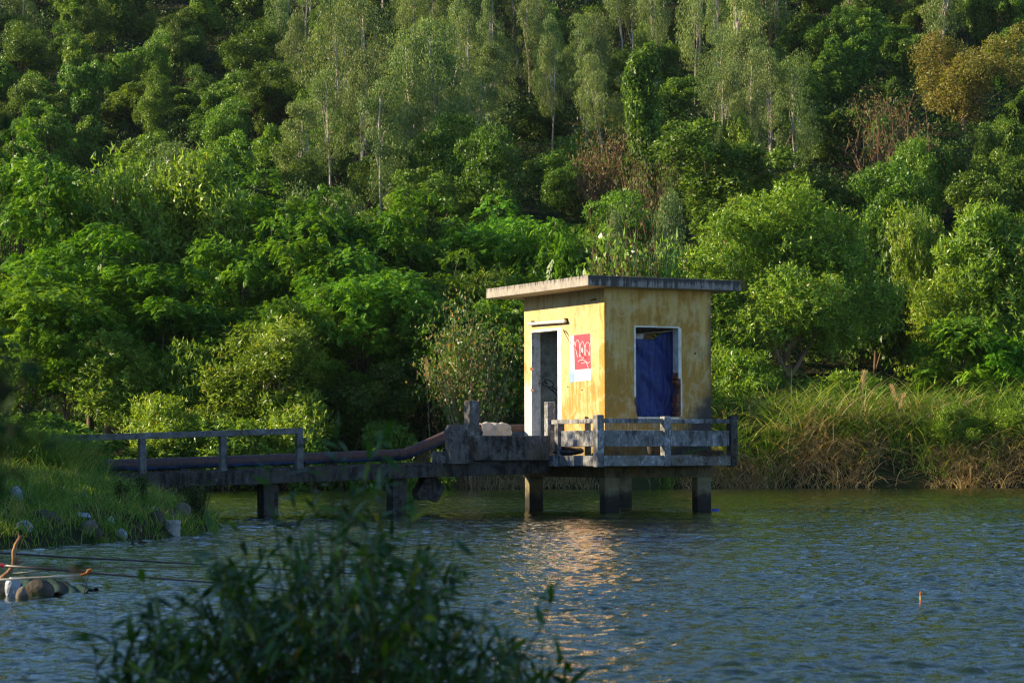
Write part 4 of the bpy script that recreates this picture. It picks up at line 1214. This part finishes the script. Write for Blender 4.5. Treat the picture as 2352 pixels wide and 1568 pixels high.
mb.add(v_, [(0, 3, 2, 1), (4, 5, 6, 7), (0, 1, 5, 4), (1, 2, 6, 5), (2, 3, 7, 6), (3, 0, 4, 7)]); mb.build('handrail', M_WALKC, wk, bevel=.012)
for px in (615, 911):
    u = pv(px, 1150, 1.35)[0]
    mb = MB(); mb.box((u - .15, 1.2, -1.3), (u + .15, 1.5, wz(u) - .262), 0, .004); mb.build('pier', M_DARKC, wk, bevel=.012)
# landing, stair block and flanking posts
l0, l1 = pv(1085, 1000, .86)[0], pv(1263, 1000, .86)[0]
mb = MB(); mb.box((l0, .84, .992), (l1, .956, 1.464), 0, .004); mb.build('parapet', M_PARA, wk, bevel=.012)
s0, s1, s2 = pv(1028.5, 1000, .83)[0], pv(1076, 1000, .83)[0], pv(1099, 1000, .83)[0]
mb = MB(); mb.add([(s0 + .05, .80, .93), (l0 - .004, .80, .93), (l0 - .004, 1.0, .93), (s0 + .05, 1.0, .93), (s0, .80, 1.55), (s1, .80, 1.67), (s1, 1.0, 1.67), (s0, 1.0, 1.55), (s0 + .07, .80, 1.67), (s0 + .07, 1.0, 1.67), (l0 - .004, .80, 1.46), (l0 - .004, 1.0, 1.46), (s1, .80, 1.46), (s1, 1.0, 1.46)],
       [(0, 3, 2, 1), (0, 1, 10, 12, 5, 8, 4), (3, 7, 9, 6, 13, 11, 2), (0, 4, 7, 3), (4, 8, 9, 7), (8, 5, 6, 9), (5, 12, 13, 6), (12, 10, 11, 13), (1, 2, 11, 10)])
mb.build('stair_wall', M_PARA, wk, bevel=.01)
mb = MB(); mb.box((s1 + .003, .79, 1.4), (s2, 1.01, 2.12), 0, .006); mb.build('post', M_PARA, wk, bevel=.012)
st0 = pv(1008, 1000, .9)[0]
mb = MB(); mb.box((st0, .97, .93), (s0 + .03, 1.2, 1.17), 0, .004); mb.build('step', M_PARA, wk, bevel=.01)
mb = MB(); mb.box((pv(1040, 1000, 3.1)[0], 1.003, 1.10), (DU0 - .01, 3.1, 1.33)); mb.build('landing', M_CONC, wk)
mb = MB(); mb.box((DU0 - .3, 1.5, 1.081), (-.005, 3.1, 1.30)); mb.build('step', M_CONC, wk)
# broken pier hanging below the walkway
pts2 = [(1655, 845), (1770, 850), (1840, 940), (1800, 1010), (1760, 1078), (1690, 1045), (1600, 1060), (1575, 1000)]
mb = MB(); n_ = len(pts2)
pp = [pv((1000 + x / 2.352) * .57422, (1550 + y / 2.352) * .57422, 1.3) for x, y in pts2]
v_ = [(u, 1.3, z) for u, z in pp] + [(u + .03, 1.62, z + .02) for u, z in pp]
mb.add(v_, [tuple(range(n_)), tuple(range(2 * n_ - 1, n_ - 1, -1))] + [(i, i + n_, (i + 1) % n_ + n_, (i + 1) % n_) for i in range(n_)])
mb.build('broken_pier', M_DARKC, wk)

# pipe
m, nt, out = new_mat('pipe_paint'); b = NB(nt)
v = b.coord('Object'); sp = b.n('ShaderNodeSeparateXYZ')
ge = b.n('ShaderNodeNewGeometry'); b.l(ge.outputs['Normal'], sp.inputs[0])
n1 = b.noise(v, 4, 6, .7); n2 = b.noise(v, 16, 5, .7)
c = b.mix(b.step(n2, .35, .7), (.06, .033, .027), (.105, .06, .05))
bm_ = b.math('MULTIPLY', b.step(b.math('ADD', sp.outputs[2], b.math('MULTIPLY', b.math('SUBTRACT', n1, .5), 2.4)), -.1, -.45), .9)
c = b.mix(bm_, c, b.mix(b.step(n1, .4, .65), (.02, .035, .06), (.03, .13, .33)))
p = b.principled(c, .6, .4, b.bump(n2, .2, .01)); b.l(p.outputs[0], out.inputs[0])
M_PIPE = m
VP = 3.42
pp = [pv(x, y, VP) for x, y in ((120, 1073.5), (230, 1069.7), (598, 1057), (915, 1044.5), (930, 1043), (945, 1037), (1028, 1000), (1050, 991), (1065, 988), (1205, 987))]
pp.append((1.4, pp[-1][1]))
mb = MB(); mb.tube([(u, VP, z) for u, z in pp], .112, 20)
pipe = mb.build('water_pipe', M_PIPE, None, True); place_local(pipe)
tag(pipe, 'thick rusty brown pipe with flaking blue paint running along the walkway', 'pipe')
mb = MB(); uj, zj = pp[3]; mb.tube([(uj - .03, VP, zj - .0), (uj + .03, VP, zj + .003)], .12, 20)
fl = mb.build('weld_collar', M_PIPE, None, True); fl.matrix_world = hutM; fl.parent = pipe; fl.matrix_parent_inverse = pipe.matrix_world.inverted()
for px in (420, 760):
    u, zc_ = pv(px, 1050, VP)
    mb = MB(); mb.box((u - .12, 2.955, wz(u) - .2), (u + .12, 3.6, wz(u) - .06)); mb.box((u - .08, 3.32, wz(u) - .06), (u + .08, 3.52, wz(u) + .03)); mb.build('pipe_bracket', M_DARKC, wk)
# cream cloth over the pipe
mb = MB(); c0, c1 = pv(1099, 985, VP)[0], pv(1166, 985, VP)[0]
zc = pp[-2][1]; nu, na = 26, 34
v_ = []
for i in range(nu + 1):
    s = i / nu
    for j in range(na + 1):
        t = j / na
        if t < .5:
            a = math.pi * (t / .5); r = .128 + .012 * math.sin(s * 11 + a * 3) + .008 * math.sin(s * 23 + a)
            q = (c0 + (c1 - c0) * s + .015 * math.sin(a * 3), VP + r * math.cos(a), zc + r * math.sin(a) + .02 * math.exp(-((s - .45) / .2) ** 2) * math.sin(a))
        else:
            k = (t - .5) / .5
            q = (c0 + (c1 - c0) * s + .02 * math.sin(k * 5), VP - .128 - .016 * math.sin(s * 13 + k * 5) - .012 * k, zc - k * (.20 + .03 * math.sin(s * 6)))
        v_.append(q)
mb.add(v_, [(i * (na + 1) + j, (i + 1) * (na + 1) + j, (i + 1) * (na + 1) + j + 1, i * (na + 1) + j + 1) for i in range(nu) for j in range(na)])
o = mb.build('cloth', M_CLOTH, None, True); o.modifiers.new('s', 'SOLIDIFY').thickness = .008
tag(place_local(o), 'cream cloth draped over the pipe beside the hut', 'cloth')

# ------------------------------------------------------------------ litter, rocks, stakes on the left bank
def on(px, py): return hit(px, py, 24, 60)
def stone(px, py, wpx, hpx, mat, label, name='rock', cat='rock', seed=1, rough=.26, group=None, sink=.02, dep=.8, sub=3):
    q = on(px, py + hpx * .5); s = q[1] / F
    o = lump(name, q - np.array([0, -wpx * s * .3, sink + .05]), (wpx * s, wpx * s * dep, hpx * s + sink + .05), mat, seed, rough, rng.uniform(-.3, .3), sub)
    return tag(o, label, cat, group)
stone(102, 1188, 62, 27, M_ROCK, 'long brown rock in the grass of the left bank', seed=2, group='rocks on the left bank')
stone(203, 1211, 36, 24, M_TANROCK, 'rounded tan rock on the slope above the waterline', seed=3, group='rocks on the left bank')
stone(222, 1224, 24, 12, M_ROCK, 'small flat rock just below the tan rock', seed=31, group='rocks on the left bank')
stone(356, 1190, 38, 26, M_ROCK, 'dark rock under the black rag near the bank tip', seed=4, group='rocks on the left bank')
stone(418, 1178, 34, 30, M_TANROCK, 'pale broken rock beside the bushy weed at the bank tip', seed=6, group='rocks on the left bank')
stone(385, 1184, 30, 20, M_ROCK, 'brown rock between the dark rock and the pale broken one', seed=7, group='rocks on the left bank')
stone(524, 1201, 22, 5, M_ROCK, 'flat dark rock breaking the water off the bank tip', seed=9, group='rocks in the water')
stone(660, 1205, 44, 7, M_ROCK, 'low rock awash in the water behind the bush', seed=10, group='rocks in the water')
stone(53, 1208, 36, 17, M_BAG, 'bulging white plastic bag in the grass at far left', 'plastic_bag', 'bag', 12, .25)
stone(37, 1136, 28, 22, M_BAG, 'greyish torn bag high on the left bank', 'plastic_bag', 'bag', 13, .4)
stone(189, 1140, 19, 11, M_BAG, 'small white bag in the grass below the walkway end', 'plastic_bag', 'bag', 14, .35)
stone(279, 1230, 20, 14, M_BAG, 'white bag at the waterline left of the two stakes', 'plastic_bag', 'bag', 15, .4)
stone(254, 1194, 14, 9, plain_mat('cyan_plastic', (.42, .62, .66), .4, .4, .15, 6, 0), 'pale cyan cup lying in the sunlit grass', 'plastic_cup', 'cup', 16, .25)
stone(350, 1176, 30, 9, M_BAGK, 'black rag lying on the dark rock', 'rag', 'rag', 17, .5, sink=-.02)
stone(237, 1239, 17, 8, plain_mat('orange_plastic', (.62, .10, .03), .5, .4, .2, 12, 0), 'orange wrapper at the waterline of the left bank', 'wrapper', 'wrapper', 18, .3)
q = on(193, 1192); mb = MB(); mb.box((-.08, -.1, .0), (.08, .1, .012)); o = mb.build('foam_board', M_BAG, None, False); o.location = tuple(q + [0, 0, .05]); o.rotation_euler = (math.radians(14), .1, .3)
tag(o, 'flat white board lying on the left bank grass', 'board')
# concrete stump standing in the water
q = P(398, 1231, 5830 / (1231 - 1050 - 2.7))
mb = MB(); prof = [(.096, -.6), (.096, .16), (.104, .165), (.106, .21), (.09, .218), (.085, .20)]; n_ = 24
v_ = [(r_ * math.cos(2 * math.pi * k / n_), r_ * math.sin(2 * math.pi * k / n_), z_) for r_, z_ in prof for k in range(n_)]
mb.add(v_, [(i * n_ + k, i * n_ + (k + 1) % n_, (i + 1) * n_ + (k + 1) % n_, (i + 1) * n_ + k) for i in range(len(prof) - 1) for k in range(n_)] + [tuple((len(prof) - 1) * n_ + k for k in range(n_))])
o = mb.build('concrete_stump', concrete_mat('stump_concrete', (.34, .32, .28), (.06, .045, .03), (.45, .43, .40), .4, .3, .3, 4.4)); o.location = (q[0], q[1], 0)
tag(o, 'round grey concrete stump standing in the water at the bank tip', 'stump')
for (xa, ya, xb, yb, lb) in ((304, 1216, 304, 1249, 'straight dark stake upright in the shallows by the left bank'), (332, 1194, 320, 1248, 'taller crooked dark stake leaning in the shallows')):
    d = 5830 / (yb - 1050 - 3); mb = MB(); a_, c_ = P(xa, ya, d), P(xb, yb, d)
    mb.tube([c_ - [0, 0, .25], c_, c_ * .5 + a_ * .5 + [.012, 0, 0], a_], [.022, .02, .015, .009], 7)
    if xa > 310: mb.tube([c_ * .93 + a_ * .07, c_ + np.array([.10, .02, .015])], [.012, .006], 5)
    base = c_.copy(); base[2] = 0; o = mb.build('stake', B_DARK, None, True); o.data.transform(Matrix.Translation(Vector(-base))); o.location = tuple(base)
    tag(o, lb, 'stake')

# ------------------------------------------------------------------ lower left: driftwood, rods, stones
def zr3(x, y): return (x / 3.36) * .57422, (2080 + y / 3.36) * .57422
def poly(pts, d, rad, mat, name, label, cat, mats=None, sides=8, caps=True):
    mb = MB(); w = [P(*zr3(x, y), dd) for (x, y), dd in zip(pts, d)]
    mb.tube(w, rad, sides)
    base = w[0].copy(); o = mb.build(name, mat, None, True); o.data.transform(Matrix.Translation(Vector(-base))); o.location = tuple(base)
    return tag(o, label, cat)
M_DRIFT = bark_mat('driftwood', (.22, .10, .04), (.42, .22, .10), 6)
dd = 18.0
mb = MB()
def dz(x, y, k=0): return P(*zr3(x, y), dd + k)
def pts_tube(pl, rads): mb.tube([dz(*q) for q in pl], [r * .17 * dd / F for r in rads], 9)
pts_tube([(-500, 1080), (-200, 920), (0, 800), (120, 695), (180, 610), (188, 520), (182, 430), (210, 330), (255, 250), (272, 205)], [46, 42, 37, 33, 30, 30, 27, 25, 19, 13])
pts_tube([(190, 560), (240, 520), (285, 488)], [22, 17, 11]); pts_tube([(215, 590), (280, 555), (335, 545)], [22, 17, 9])
pts_tube([(262, 225), (300, 205), (325, 222)], [11, 10, 6]); pts_tube([(255, 240), (250, 190), (246, 160)], [10, 7, 3])
base = dz(-500, 1080); o = mb.build('driftwood', M_DRIFT, None, True); o.data.transform(Matrix.Translation(Vector(-base))); o.location = tuple(base)
tag(o, 'forked orange-brown driftwood branch rising at the lower left edge', 'branch')
M_ROD = plain_mat('black_rod', (.012, .014, .02), .35, .5, .2, 8, 0)
M_GREYROD = plain_mat('grey_rod', (.035, .03, .03), .4, .5, .2, 8, 0)
def rod(pts, d, r0, r1, mat, label, name='fishing_rod', cat='fishing rod'):
    n_ = len(pts); mb = MB(); w = [P(x, y, d) for x, y in pts]
    mb.tube(w, [r0 + (r1 - r0) * i / (n_ - 1) for i in range(n_)], 10)
    base = w[0].copy(); o = mb.build(name, mat, None, True); o.data.transform(Matrix.Translation(Vector(-base))); o.location = tuple(base)
    return tag(o, label, cat, 'fishing rods at the lower left')
rod([(-160, 1260), (0, 1269), (142, 1278), (316, 1287), (465, 1295.5), (778, 1314), (934, 1326.5)], 19.6, .0105, .0035, M_ROD, 'black fishing rod stretching out farthest back over the water at left')
o = rod([(0, 1298), (120, 1307), (256, 1319), (465, 1335), (778, 1365), (1000, 1390), (1158, 1404.5)], 16.4, .0105, .0018, M_GREYROD, 'long dark fishing rod with a red butt cap at lower left')
mb = MB(); w = [P(-8, 1297.5, 16.4), P(10, 1299, 16.4)]; mb.tube(w, .0125, 10); r_ = mb.build('butt_cap', plain_mat('red_cap', (.55, .02, .03), .4, .4, .05, 5, 0)); r_.data.transform(Matrix.Translation(Vector(-P(0, 1298, 16.4)))); r_.parent = o
rod([(30, 1316), (105, 1310), (196, 1303), (402, 1301.5), (560, 1300)], 18.2, .0045, .0025, M_GREYROD, 'thinnest fishing rod, lying between the two thicker ones')
o = rod([(-60, 1334), (12, 1330.5), (100, 1325), (188, 1320)], 16.0, .008, .007, plain_mat('pale_bamboo', (.62, .53, .40), .5, .4, .15, 10, 0), 'pale bamboo pole with an orange tip at lower left', 'bamboo_pole', 'pole')
mb = MB(); w = [P(186, 1320.3, 16), P(199, 1317, 16), P(204, 1309.5, 16), P(209, 1306.5, 16)]; mb.tube(w, [.009, .012, .012, .007], 8); mb.tube([P(204, 1309, 16), P(212, 1310.5, 16)], [.009, .005], 8)
r_ = mb.build('orange_tip', plain_mat('orange_tape', (.62, .17, .02), .5, .3, .15, 10, 0)); r_.data.transform(Matrix.Translation(Vector(-P(-60, 1334, 16.0)))); r_.parent = o
rod([(205, 1312), (199, 1335), (192, 1366)], 16.05, .004, .004, B_DARK, 'thin forked stick propping up the bamboo pole', 'prop_stick', 'stick')
def wrock(px, py, wpx, hpx, d, mat, label, seed, name='rock', cat='rock', rough=.3, dep=.8, group='rocks beside the driftwood'):
    q = P(px, py, d); s = d / F
    o = lump(name, (q[0], d, -.10), (wpx * s, wpx * s * dep, hpx * s + max(0, HC - (py + hpx / 2 - 1050) * s) + .10), mat, seed, rough)
    return tag(o, label, cat, group)
wrock(29, 1346, 31, 20, 18.6, M_BAG, 'whitish boulder beside the driftwood in the water', 21, 'boulder', 'boulder', .34, .8, None)
wrock(4, 1346, 26, 22, 18.7, M_TANROCK, 'grey-pink rock cut by the left edge of the picture', 22)
wrock(86, 1347, 56, 20, 18.7, M_ROCK, 'long dark wet rock right of the whitish boulder', 23)
wrock(50, 1352, 26, 12, 18.4, M_TANROCK, 'small brown rock between boulder and dark rock', 24)
# dark green net heaped on the rocks
mb = MB(); nx, ny = 40, 14
v_ = []
for i in range(nx + 1):
    for j in range(ny + 1):
        s, t = i / nx, j / ny
        px = 38 + s * 165; yy_ = 1321 + 33 * s ** 1.6 + 3 * math.sin(s * 17 + t * 3)
        q = P(px, yy_, 19.0)
        hgt = max(0, q[2]) * (1 - .9 * abs(t * 2 - 1) ** 1.5) 
        v_.append((q[0] + .02 * math.sin(t * 9), 18.75 + t * .7, max(-.02, hgt + .012 * math.sin(s * 31 + t * 11))))
mb.add(v_, [(i * (ny + 1) + j, (i + 1) * (ny + 1) + j, (i + 1) * (ny + 1) + j + 1, i * (ny + 1) + j + 1) for i in range(nx) for j in range(ny)])
o = mb.build('keep_net', plain_mat('dark_green_mesh', (.012, .04, .03), .7, .2, .4, 40, .5), None, True)
tag(o, 'dark green keep net heaped over the wet rocks', 'net')
# fishing float at right
q = P(2114, 1391, 17.2)
fl = empty('fishing_float', (q[0], q[1], 0)); tag(fl, 'thin orange and yellow fishing float upright in the open water at right', 'float')
for z0, z1, c_, nm in ((-.06, .025, (.75, .12, .05), 'lower_band'), (.025, .055, (.75, .62, .12), 'middle_band'), (.055, .088, (.8, .13, .04), 'antenna')):
    mb = MB(); mb.tube([(0, 0, z0), (0, 0, z1)], .0042, 8); mb.build(nm, plain_mat('float_' + nm, c_, .4, .4, .05, 4, 0), fl)
q = P(1643, 1173, 46.9); o = lump('plastic_scrap', (q[0], q[1], -.02), (.11, .08, .06), plain_mat('blue_plastic', (.03, .06, .45), .4, .4, .1, 5, 0), 40, .3); tag(o, 'scrap of blue plastic floating at the right stilt', 'plastic')
# pale stump post on the right bank
q = P(1700, 1045, 81.3); mb = MB(); mb.tube([(0, 0, -.5), (.01, 0, .2), (-.02, 0, .62)], [.06, .055, .05], 9); o = mb.build('stake', B_PALE, None, True); o.location = (q[0], q[1], Tz(q[0], q[1])); tag(o, 'pale stake on the far bank just right of the deck', 'stake')
# reed plumes
def plume(px, py, d, hpx, lean, label):
    top = P(px, py, d); zb = Tz(top[0], d); e = empty('reed_plume', (top[0], d, zb))
    hgt = top[2] - zb; mb = MB(); pts_ = [(-lean * .6, 0, 0), (-lean * .35, 0, hgt * .5), (0, 0, hgt)]
    mb.tube(pts_, [.012, .009, .006], 5); mb.build('stalk', B_TAN, e)
    n_ = 120; t = rng.random(n_); L = hpx * d / F
    Pb = np.stack([-lean * .35 * (1 - t) + rng.normal(0, .035, n_), rng.normal(0, .035, n_), hgt - L + L * t], 1)
    D = np.stack([rng.normal(.25 * np.sign(lean), .35, n_), rng.normal(0, .35, n_), rng.uniform(.4, 1.1, n_)], 1)
    obj('plume', strip_mesh('plume', leaves(Pb, D, rdir(n_), (.09 + .16 * (1 - abs(t - .4))) * rng.uniform(.6, 1.2, n_), np.full(n_, .012)), 4, rng.uniform(.3, .85, n_), G_STRAW), e)
    tag(e, label, 'reed', 'reed plumes')
plume(978, 822, 78.7, 55, -.3, 'single brown reed plume left of the red-tinged shrub')
plume(1985, 855, 81.5, 40, .3, 'reed plume arching above the reeds right of the big acacia')
plume(2048, 885, 81.2, 40, -.5, 'reed plume leaning left over the reeds')
plume(2075, 905, 81.0, 36, .4, 'reed plume leaning right over the reeds')

# ------------------------------------------------------------------ foreground plants
def blade_leaf(Pb, D, N, L, Wd):
    D = unit(D); S = unit(np.cross(D, N)); N2 = np.cross(S, D)
    secs = [(0, .12), (.3, .95), (.62, .72), (1.0, .02)]
    out = []; prev = None
    for t, w in secs:
        c = Pb + D * (L * t)[:, None] - N2 * (L * .28 * t * t)[:, None]
        a, bb = c - S * (Wd * w * .5)[:, None], c + S * (Wd * w * .5)[:, None]
        if prev is not None: out.append(np.stack([prev[0], prev[1], bb, a], 1))
        prev = (a, bb)
    return np.concatenate(out)
def leafy_bush(root, tips, label, name='bush', leafL=(.05, .10), leafW=.26, per=34, lowfrac=.25, mat=G_WEED):
    e = empty(name, root); mb = MB(); LP, LD, LT = [], [], []
    root = np.array(root)
    for tip in tips:
        t = np.array(tip) - root
        b0 = np.array([t[0] * .16 + rng.normal(0, .06), t[1] * .3 + rng.normal(0, .06), -.02])
        mid = b0 * .5 + t * .5 + np.array([-t[0] * .05, 0, .07]) + rng.normal(0, .025, 3)
        pts_ = [b0, (b0 + mid) / 2 + rng.normal(0, .008, 3), mid, (mid + t) / 2 + rng.normal(0, .012, 3), t]
        mb.tube(pts_, [.0045, .004, .0032, .0022, .001], 5)
        nl = int(per * rng.uniform(.7, 1.25)); tn = rng.uniform(.3, .6)
        s = lowfrac + (1 - lowfrac) * rng.random(nl) ** .7
        k = s * 4; i = np.minimum(k.astype(int), 3); fr = (k - i)[:, None]
        pa = np.array(pts_); pos = pa[i] * (1 - fr) + pa[i + 1] * fr
        ax = unit(pa[i + 1] - pa[i])
        LP.append(pos); LD.append(ax * .5 + rdir(nl) * 1.0 + np.array([0, 0, -.15])); LT.append(np.clip(rng.normal(tn, .24, nl), 0, 1))
    LP, LD, LT = np.concatenate(LP), np.concatenate(LD), np.concatenate(LT); n_ = len(LP)
    L = rng.uniform(*leafL, n_)
    V = blade_leaf(LP, LD, np.array([0, 0, 1.]) + rng.normal(0, .5, (n_, 3)), L, L * leafW * rng.uniform(.8, 1.2, n_))
    mb.build('stem', B_STEM, e, True); obj('foliage', strip_mesh('foliage', V, 4, np.tile(LT, 3), mat), e)
    return tag(e, label, 'bush')
EX = [230, 300, 430, 500, 600, 700, 780, 870, 930, 1000, 1080, 1150, 1250, 1330]
EY = [1500, 1350, 1270, 1210, 1170, 1120, 1090, 1090, 1140, 1190, 1220, 1380, 1460, 1540]
tips = []
for i in range(185):
    px = rng.uniform(240, 1270); d = rng.uniform(5.9, 7.4)
    py = min(np.interp(px, EX, EY) + 70 + abs(rng.normal(0, 1)) * 190, 1650)
    tips.append(P(px, py, d))
leafy_bush((-.52, 6.6, .10), tips, 'large dark leafy bush filling the foreground below the walkway', per=36, leafW=.23, leafL=(.038, .080))
tips = [P(px, py, rng.uniform(6.2, 7)) for px, py in ((868, 960), (772, 960), (700, 1010), (615, 1065), (748, 1015), (905, 1060), (880, 1000), (640, 1150), (540, 1180), (480, 1215), (960, 1130), (1000, 1180), (1060, 1215), (820, 1080), (660, 1080), (440, 1260), (1130, 1390), (790, 1120), (930, 1180), (720, 1150))]
leafy_bush((-.50, 6.75, .10), tips, 'tall thin leafy shoots rising above the foreground bush', per=13, lowfrac=.6, name='leafy_shoots', leafW=.24, leafL=(.035, .08))
tips = [P(px, py, 6.2) for px, py in ((1285, 1325), (1300, 1500), (1180, 1540), (1240, 1510), (1310, 1540))]
leafy_bush((.05, 6.2, .10), tips, 'slender sprig standing apart at the right of the foreground bush', per=9, lowfrac=.7, name='sprig')
tips = [P(px, py, 6.4) for px, py in ((300, 1450), (260, 1530), (340, 1400), (215, 1460), (290, 1560), (400, 1500), (330, 1330), (250, 1380))]
leafy_bush((-1.0, 6.4, .10), tips, 'reddish-stemmed sprig at the lower left of the foreground bush', per=18, lowfrac=.3, name='sprig')
# leaves of a nearer tree hanging in from the left edge, its trunk just outside the picture
def hanging(root, clusters, label):
    e = empty('overhanging_tree', root); mb = MB(); V, T = [], []
    root = np.array(root)
    mb.tube([(0, 0, -.1), (-.04, 0, .5), (.03, 0, 1.0), (0, .05, 1.7), (-.1, 0, 2.3)], [.05, .045, .04, .03, .02], 8)
    for px, py, d, r, n_ in clusters:
        q = P(px, py, d) - root
        s = np.array([0, 0, np.clip(q[2] + .1, .3, 1.9)])
        mb.tube([s, (s + q) / 2 + [0, 0, .02], q], [.006, .004, .0015], 6)
        for k in range(5):
            e2 = q + rng.normal(0, r * .8, 3); mb.tube([q, e2], [.0015, .0008], 4)
        pos = q + rng.normal(0, r, (n_, 3)); L = rng.uniform(.018, .038, n_)
        V.append(blade_leaf(pos, rdir(n_) + [0, 0, -.5], rdir(n_) + [0, 0, .8], L, L * .4)); T.append(np.tile(rng.uniform(0, .35, n_), 3))
    for k in range(26):   # crown outside the frame
        q = np.array([rng.uniform(-.9, .0), rng.uniform(-.6, .6), rng.uniform(1.3, 2.5)])
        mb.tube([(0, 0, min(q[2] * .8, 2.0)), q], [.01, .003], 5)
        n_ = 60; pos = q + rng.normal(0, .16, (n_, 3)); L = rng.uniform(.05, .1, n_)
        V.append(blade_leaf(pos, rdir(n_), rdir(n_), L, L * .4)); T.append(np.tile(rng.uniform(0, .7, n_), 3))
    mb.build('trunk', B_DARK, e, True); obj('foliage', strip_mesh('foliage', np.concatenate(V), 4, np.concatenate(T), G_HANG), e)
    tag(e, label, 'tree')
hanging((-1.25, 2.9, .1), [(14, 262, 2.7, .012, 5), (-30, 470, 2.7, .02, 8), (-5, 880, 2.7, .035, 30), (45, 900, 2.8, .03, 14), (-20, 960, 2.7, .04, 26), (80, 840, 2.9, .014, 5), (30, 985, 2.8, .03, 12), (150, 1335, 3.6, .018, 5), (175, 1310, 3.6, .014, 3), (-20, 1070, 2.9, .03, 10)],
        'out of focus dark branch tips hanging in at the left edge of the picture')

# shade trees on the left bank, outside the picture to the left (they cast the shade on the walkway)
plant('D1', -13.0, 45.6, 7.2, 7.0, 'leafy tree outside the left edge level with the walkway', 'shade trees on the left bank')
plant('D3', -12.8, 39.6, 6.4, 7.0, 'leafy tree outside the left edge behind the tall grass', 'shade trees on the left bank')
plant('D0', -15.5, 42.6, 7.9, 6.0, 'tallest leafy tree outside the left edge on the bank', 'shade trees on the left bank')
plant('D6', -15.2, 48.2, 6.9, 6.0, 'leafy tree outside the left edge beyond the walkway', 'shade trees on the left bank')
plant('D2', -11.6, 31.6, 4.8, 6.0, 'low leafy tree outside the left edge near the waterline', 'shade trees on the left bank')
plant('D5', -12.2, 35.6, 5.4, 6.0, 'leafy tree outside the left edge above the litter', 'shade trees on the left bank')
plant('B1', -5.8, 7.2, 4.0, 3.2, 'leafy shrub outside the left edge beside the foreground bush', 'shade trees on the left bank')

# ------------------------------------------------------------------ light
EL = math.radians(24.0)
sx, sy = -.995, .08
to_sun = Vector((sx * math.cos(EL), sy * math.cos(EL), math.sin(EL))).normalized()
su = bpy.data.lights.new('sun', 'SUN'); su.energy = 5.0; su.angle = math.radians(.5); su.color = (1.0, .83, .55)
so = bpy.data.objects.new('sun', su); COL.objects.link(so)
so.rotation_euler = to_sun.to_track_quat('Z', 'Y').to_euler()
wd = bpy.data.worlds.new('World'); SC.world = wd; wd.use_nodes = True
nt = wd.node_tree; nt.nodes.clear()
o_ = nt.nodes.new('ShaderNodeOutputWorld'); bg = nt.nodes.new('ShaderNodeBackground'); sk = nt.nodes.new('ShaderNodeTexSky')
sk.sky_type = 'NISHITA'; sk.sun_disc = False; sk.sun_elevation = EL; sk.sun_rotation = math.atan2(sx, sy)
sk.air_density = 1.0; sk.dust_density = 0.0; sk.ozone_density = 5.0; sk.altitude = 1200
nt.links.new(sk.outputs[0], bg.inputs[0]); bg.inputs[1].default_value = .097; nt.links.new(bg.outputs[0], o_.inputs[0])

# ------------------------------------------------------------------ haze
m, nt, out = new_mat('thin_haze')
pvl = nt.nodes.new('ShaderNodeVolumePrincipled'); pvl.inputs['Color'].default_value = (.75, .87, 1, 1); pvl.inputs['Density'].default_value = .00005; pvl.inputs['Anisotropy'].default_value = .2
nt.links.new(pvl.outputs[0], out.inputs['Volume'])
mb = MB(); mb.box((-400, -60, -3.5), (400, 460, 130)); hz = mb.build('haze', m); tag(hz, 'thin bluish haze in the air over the lake and hill', 'haze', kind='stuff')

# ------------------------------------------------------------------ camera
cd = bpy.data.cameras.new('camera'); cam = bpy.data.objects.new('camera', cd); COL.objects.link(cam); SC.camera = cam
cd.sensor_width = 36; cd.sensor_fit = 'HORIZONTAL'; cd.lens = F / 2352 * 36
cam.location = (0, 0, HC)
cam.matrix_world = Matrix.Translation((0, 0, HC)) @ Matrix.Rotation(math.radians(90), 4, 'X') @ Matrix.Rotation(-RR, 4, 'Z')
cd.shift_y = (1050 - 784) / 2352.0
cd.clip_start = .05; cd.clip_end = 1500
cd.dof.use_dof = True; cd.dof.focus_distance = 47; cd.dof.aperture_fstop = 6.3
SC.view_settings.view_transform = 'Standard'; SC.view_settings.look = 'None'; SC.view_settings.exposure = 1.2; SC.view_settings.gamma = 1
SC.cycles.max_bounces = 8; SC.cycles.diffuse_bounces = 1; SC.cycles.glossy_bounces = 3; SC.cycles.transmission_bounces = 3; SC.cycles.transparent_max_bounces = 4
SC.cycles.use_adaptive_sampling = True; SC.cycles.adaptive_threshold = .006
SC.cycles.sample_clamp_indirect = 3.0; SC.cycles.use_denoising = True; SC.cycles.denoising_prefilter = 'NONE'; SC.cycles.denoising_input_passes = 'RGB_ALBEDO_NORMAL'
SC.cycles.filter_width = 1.2
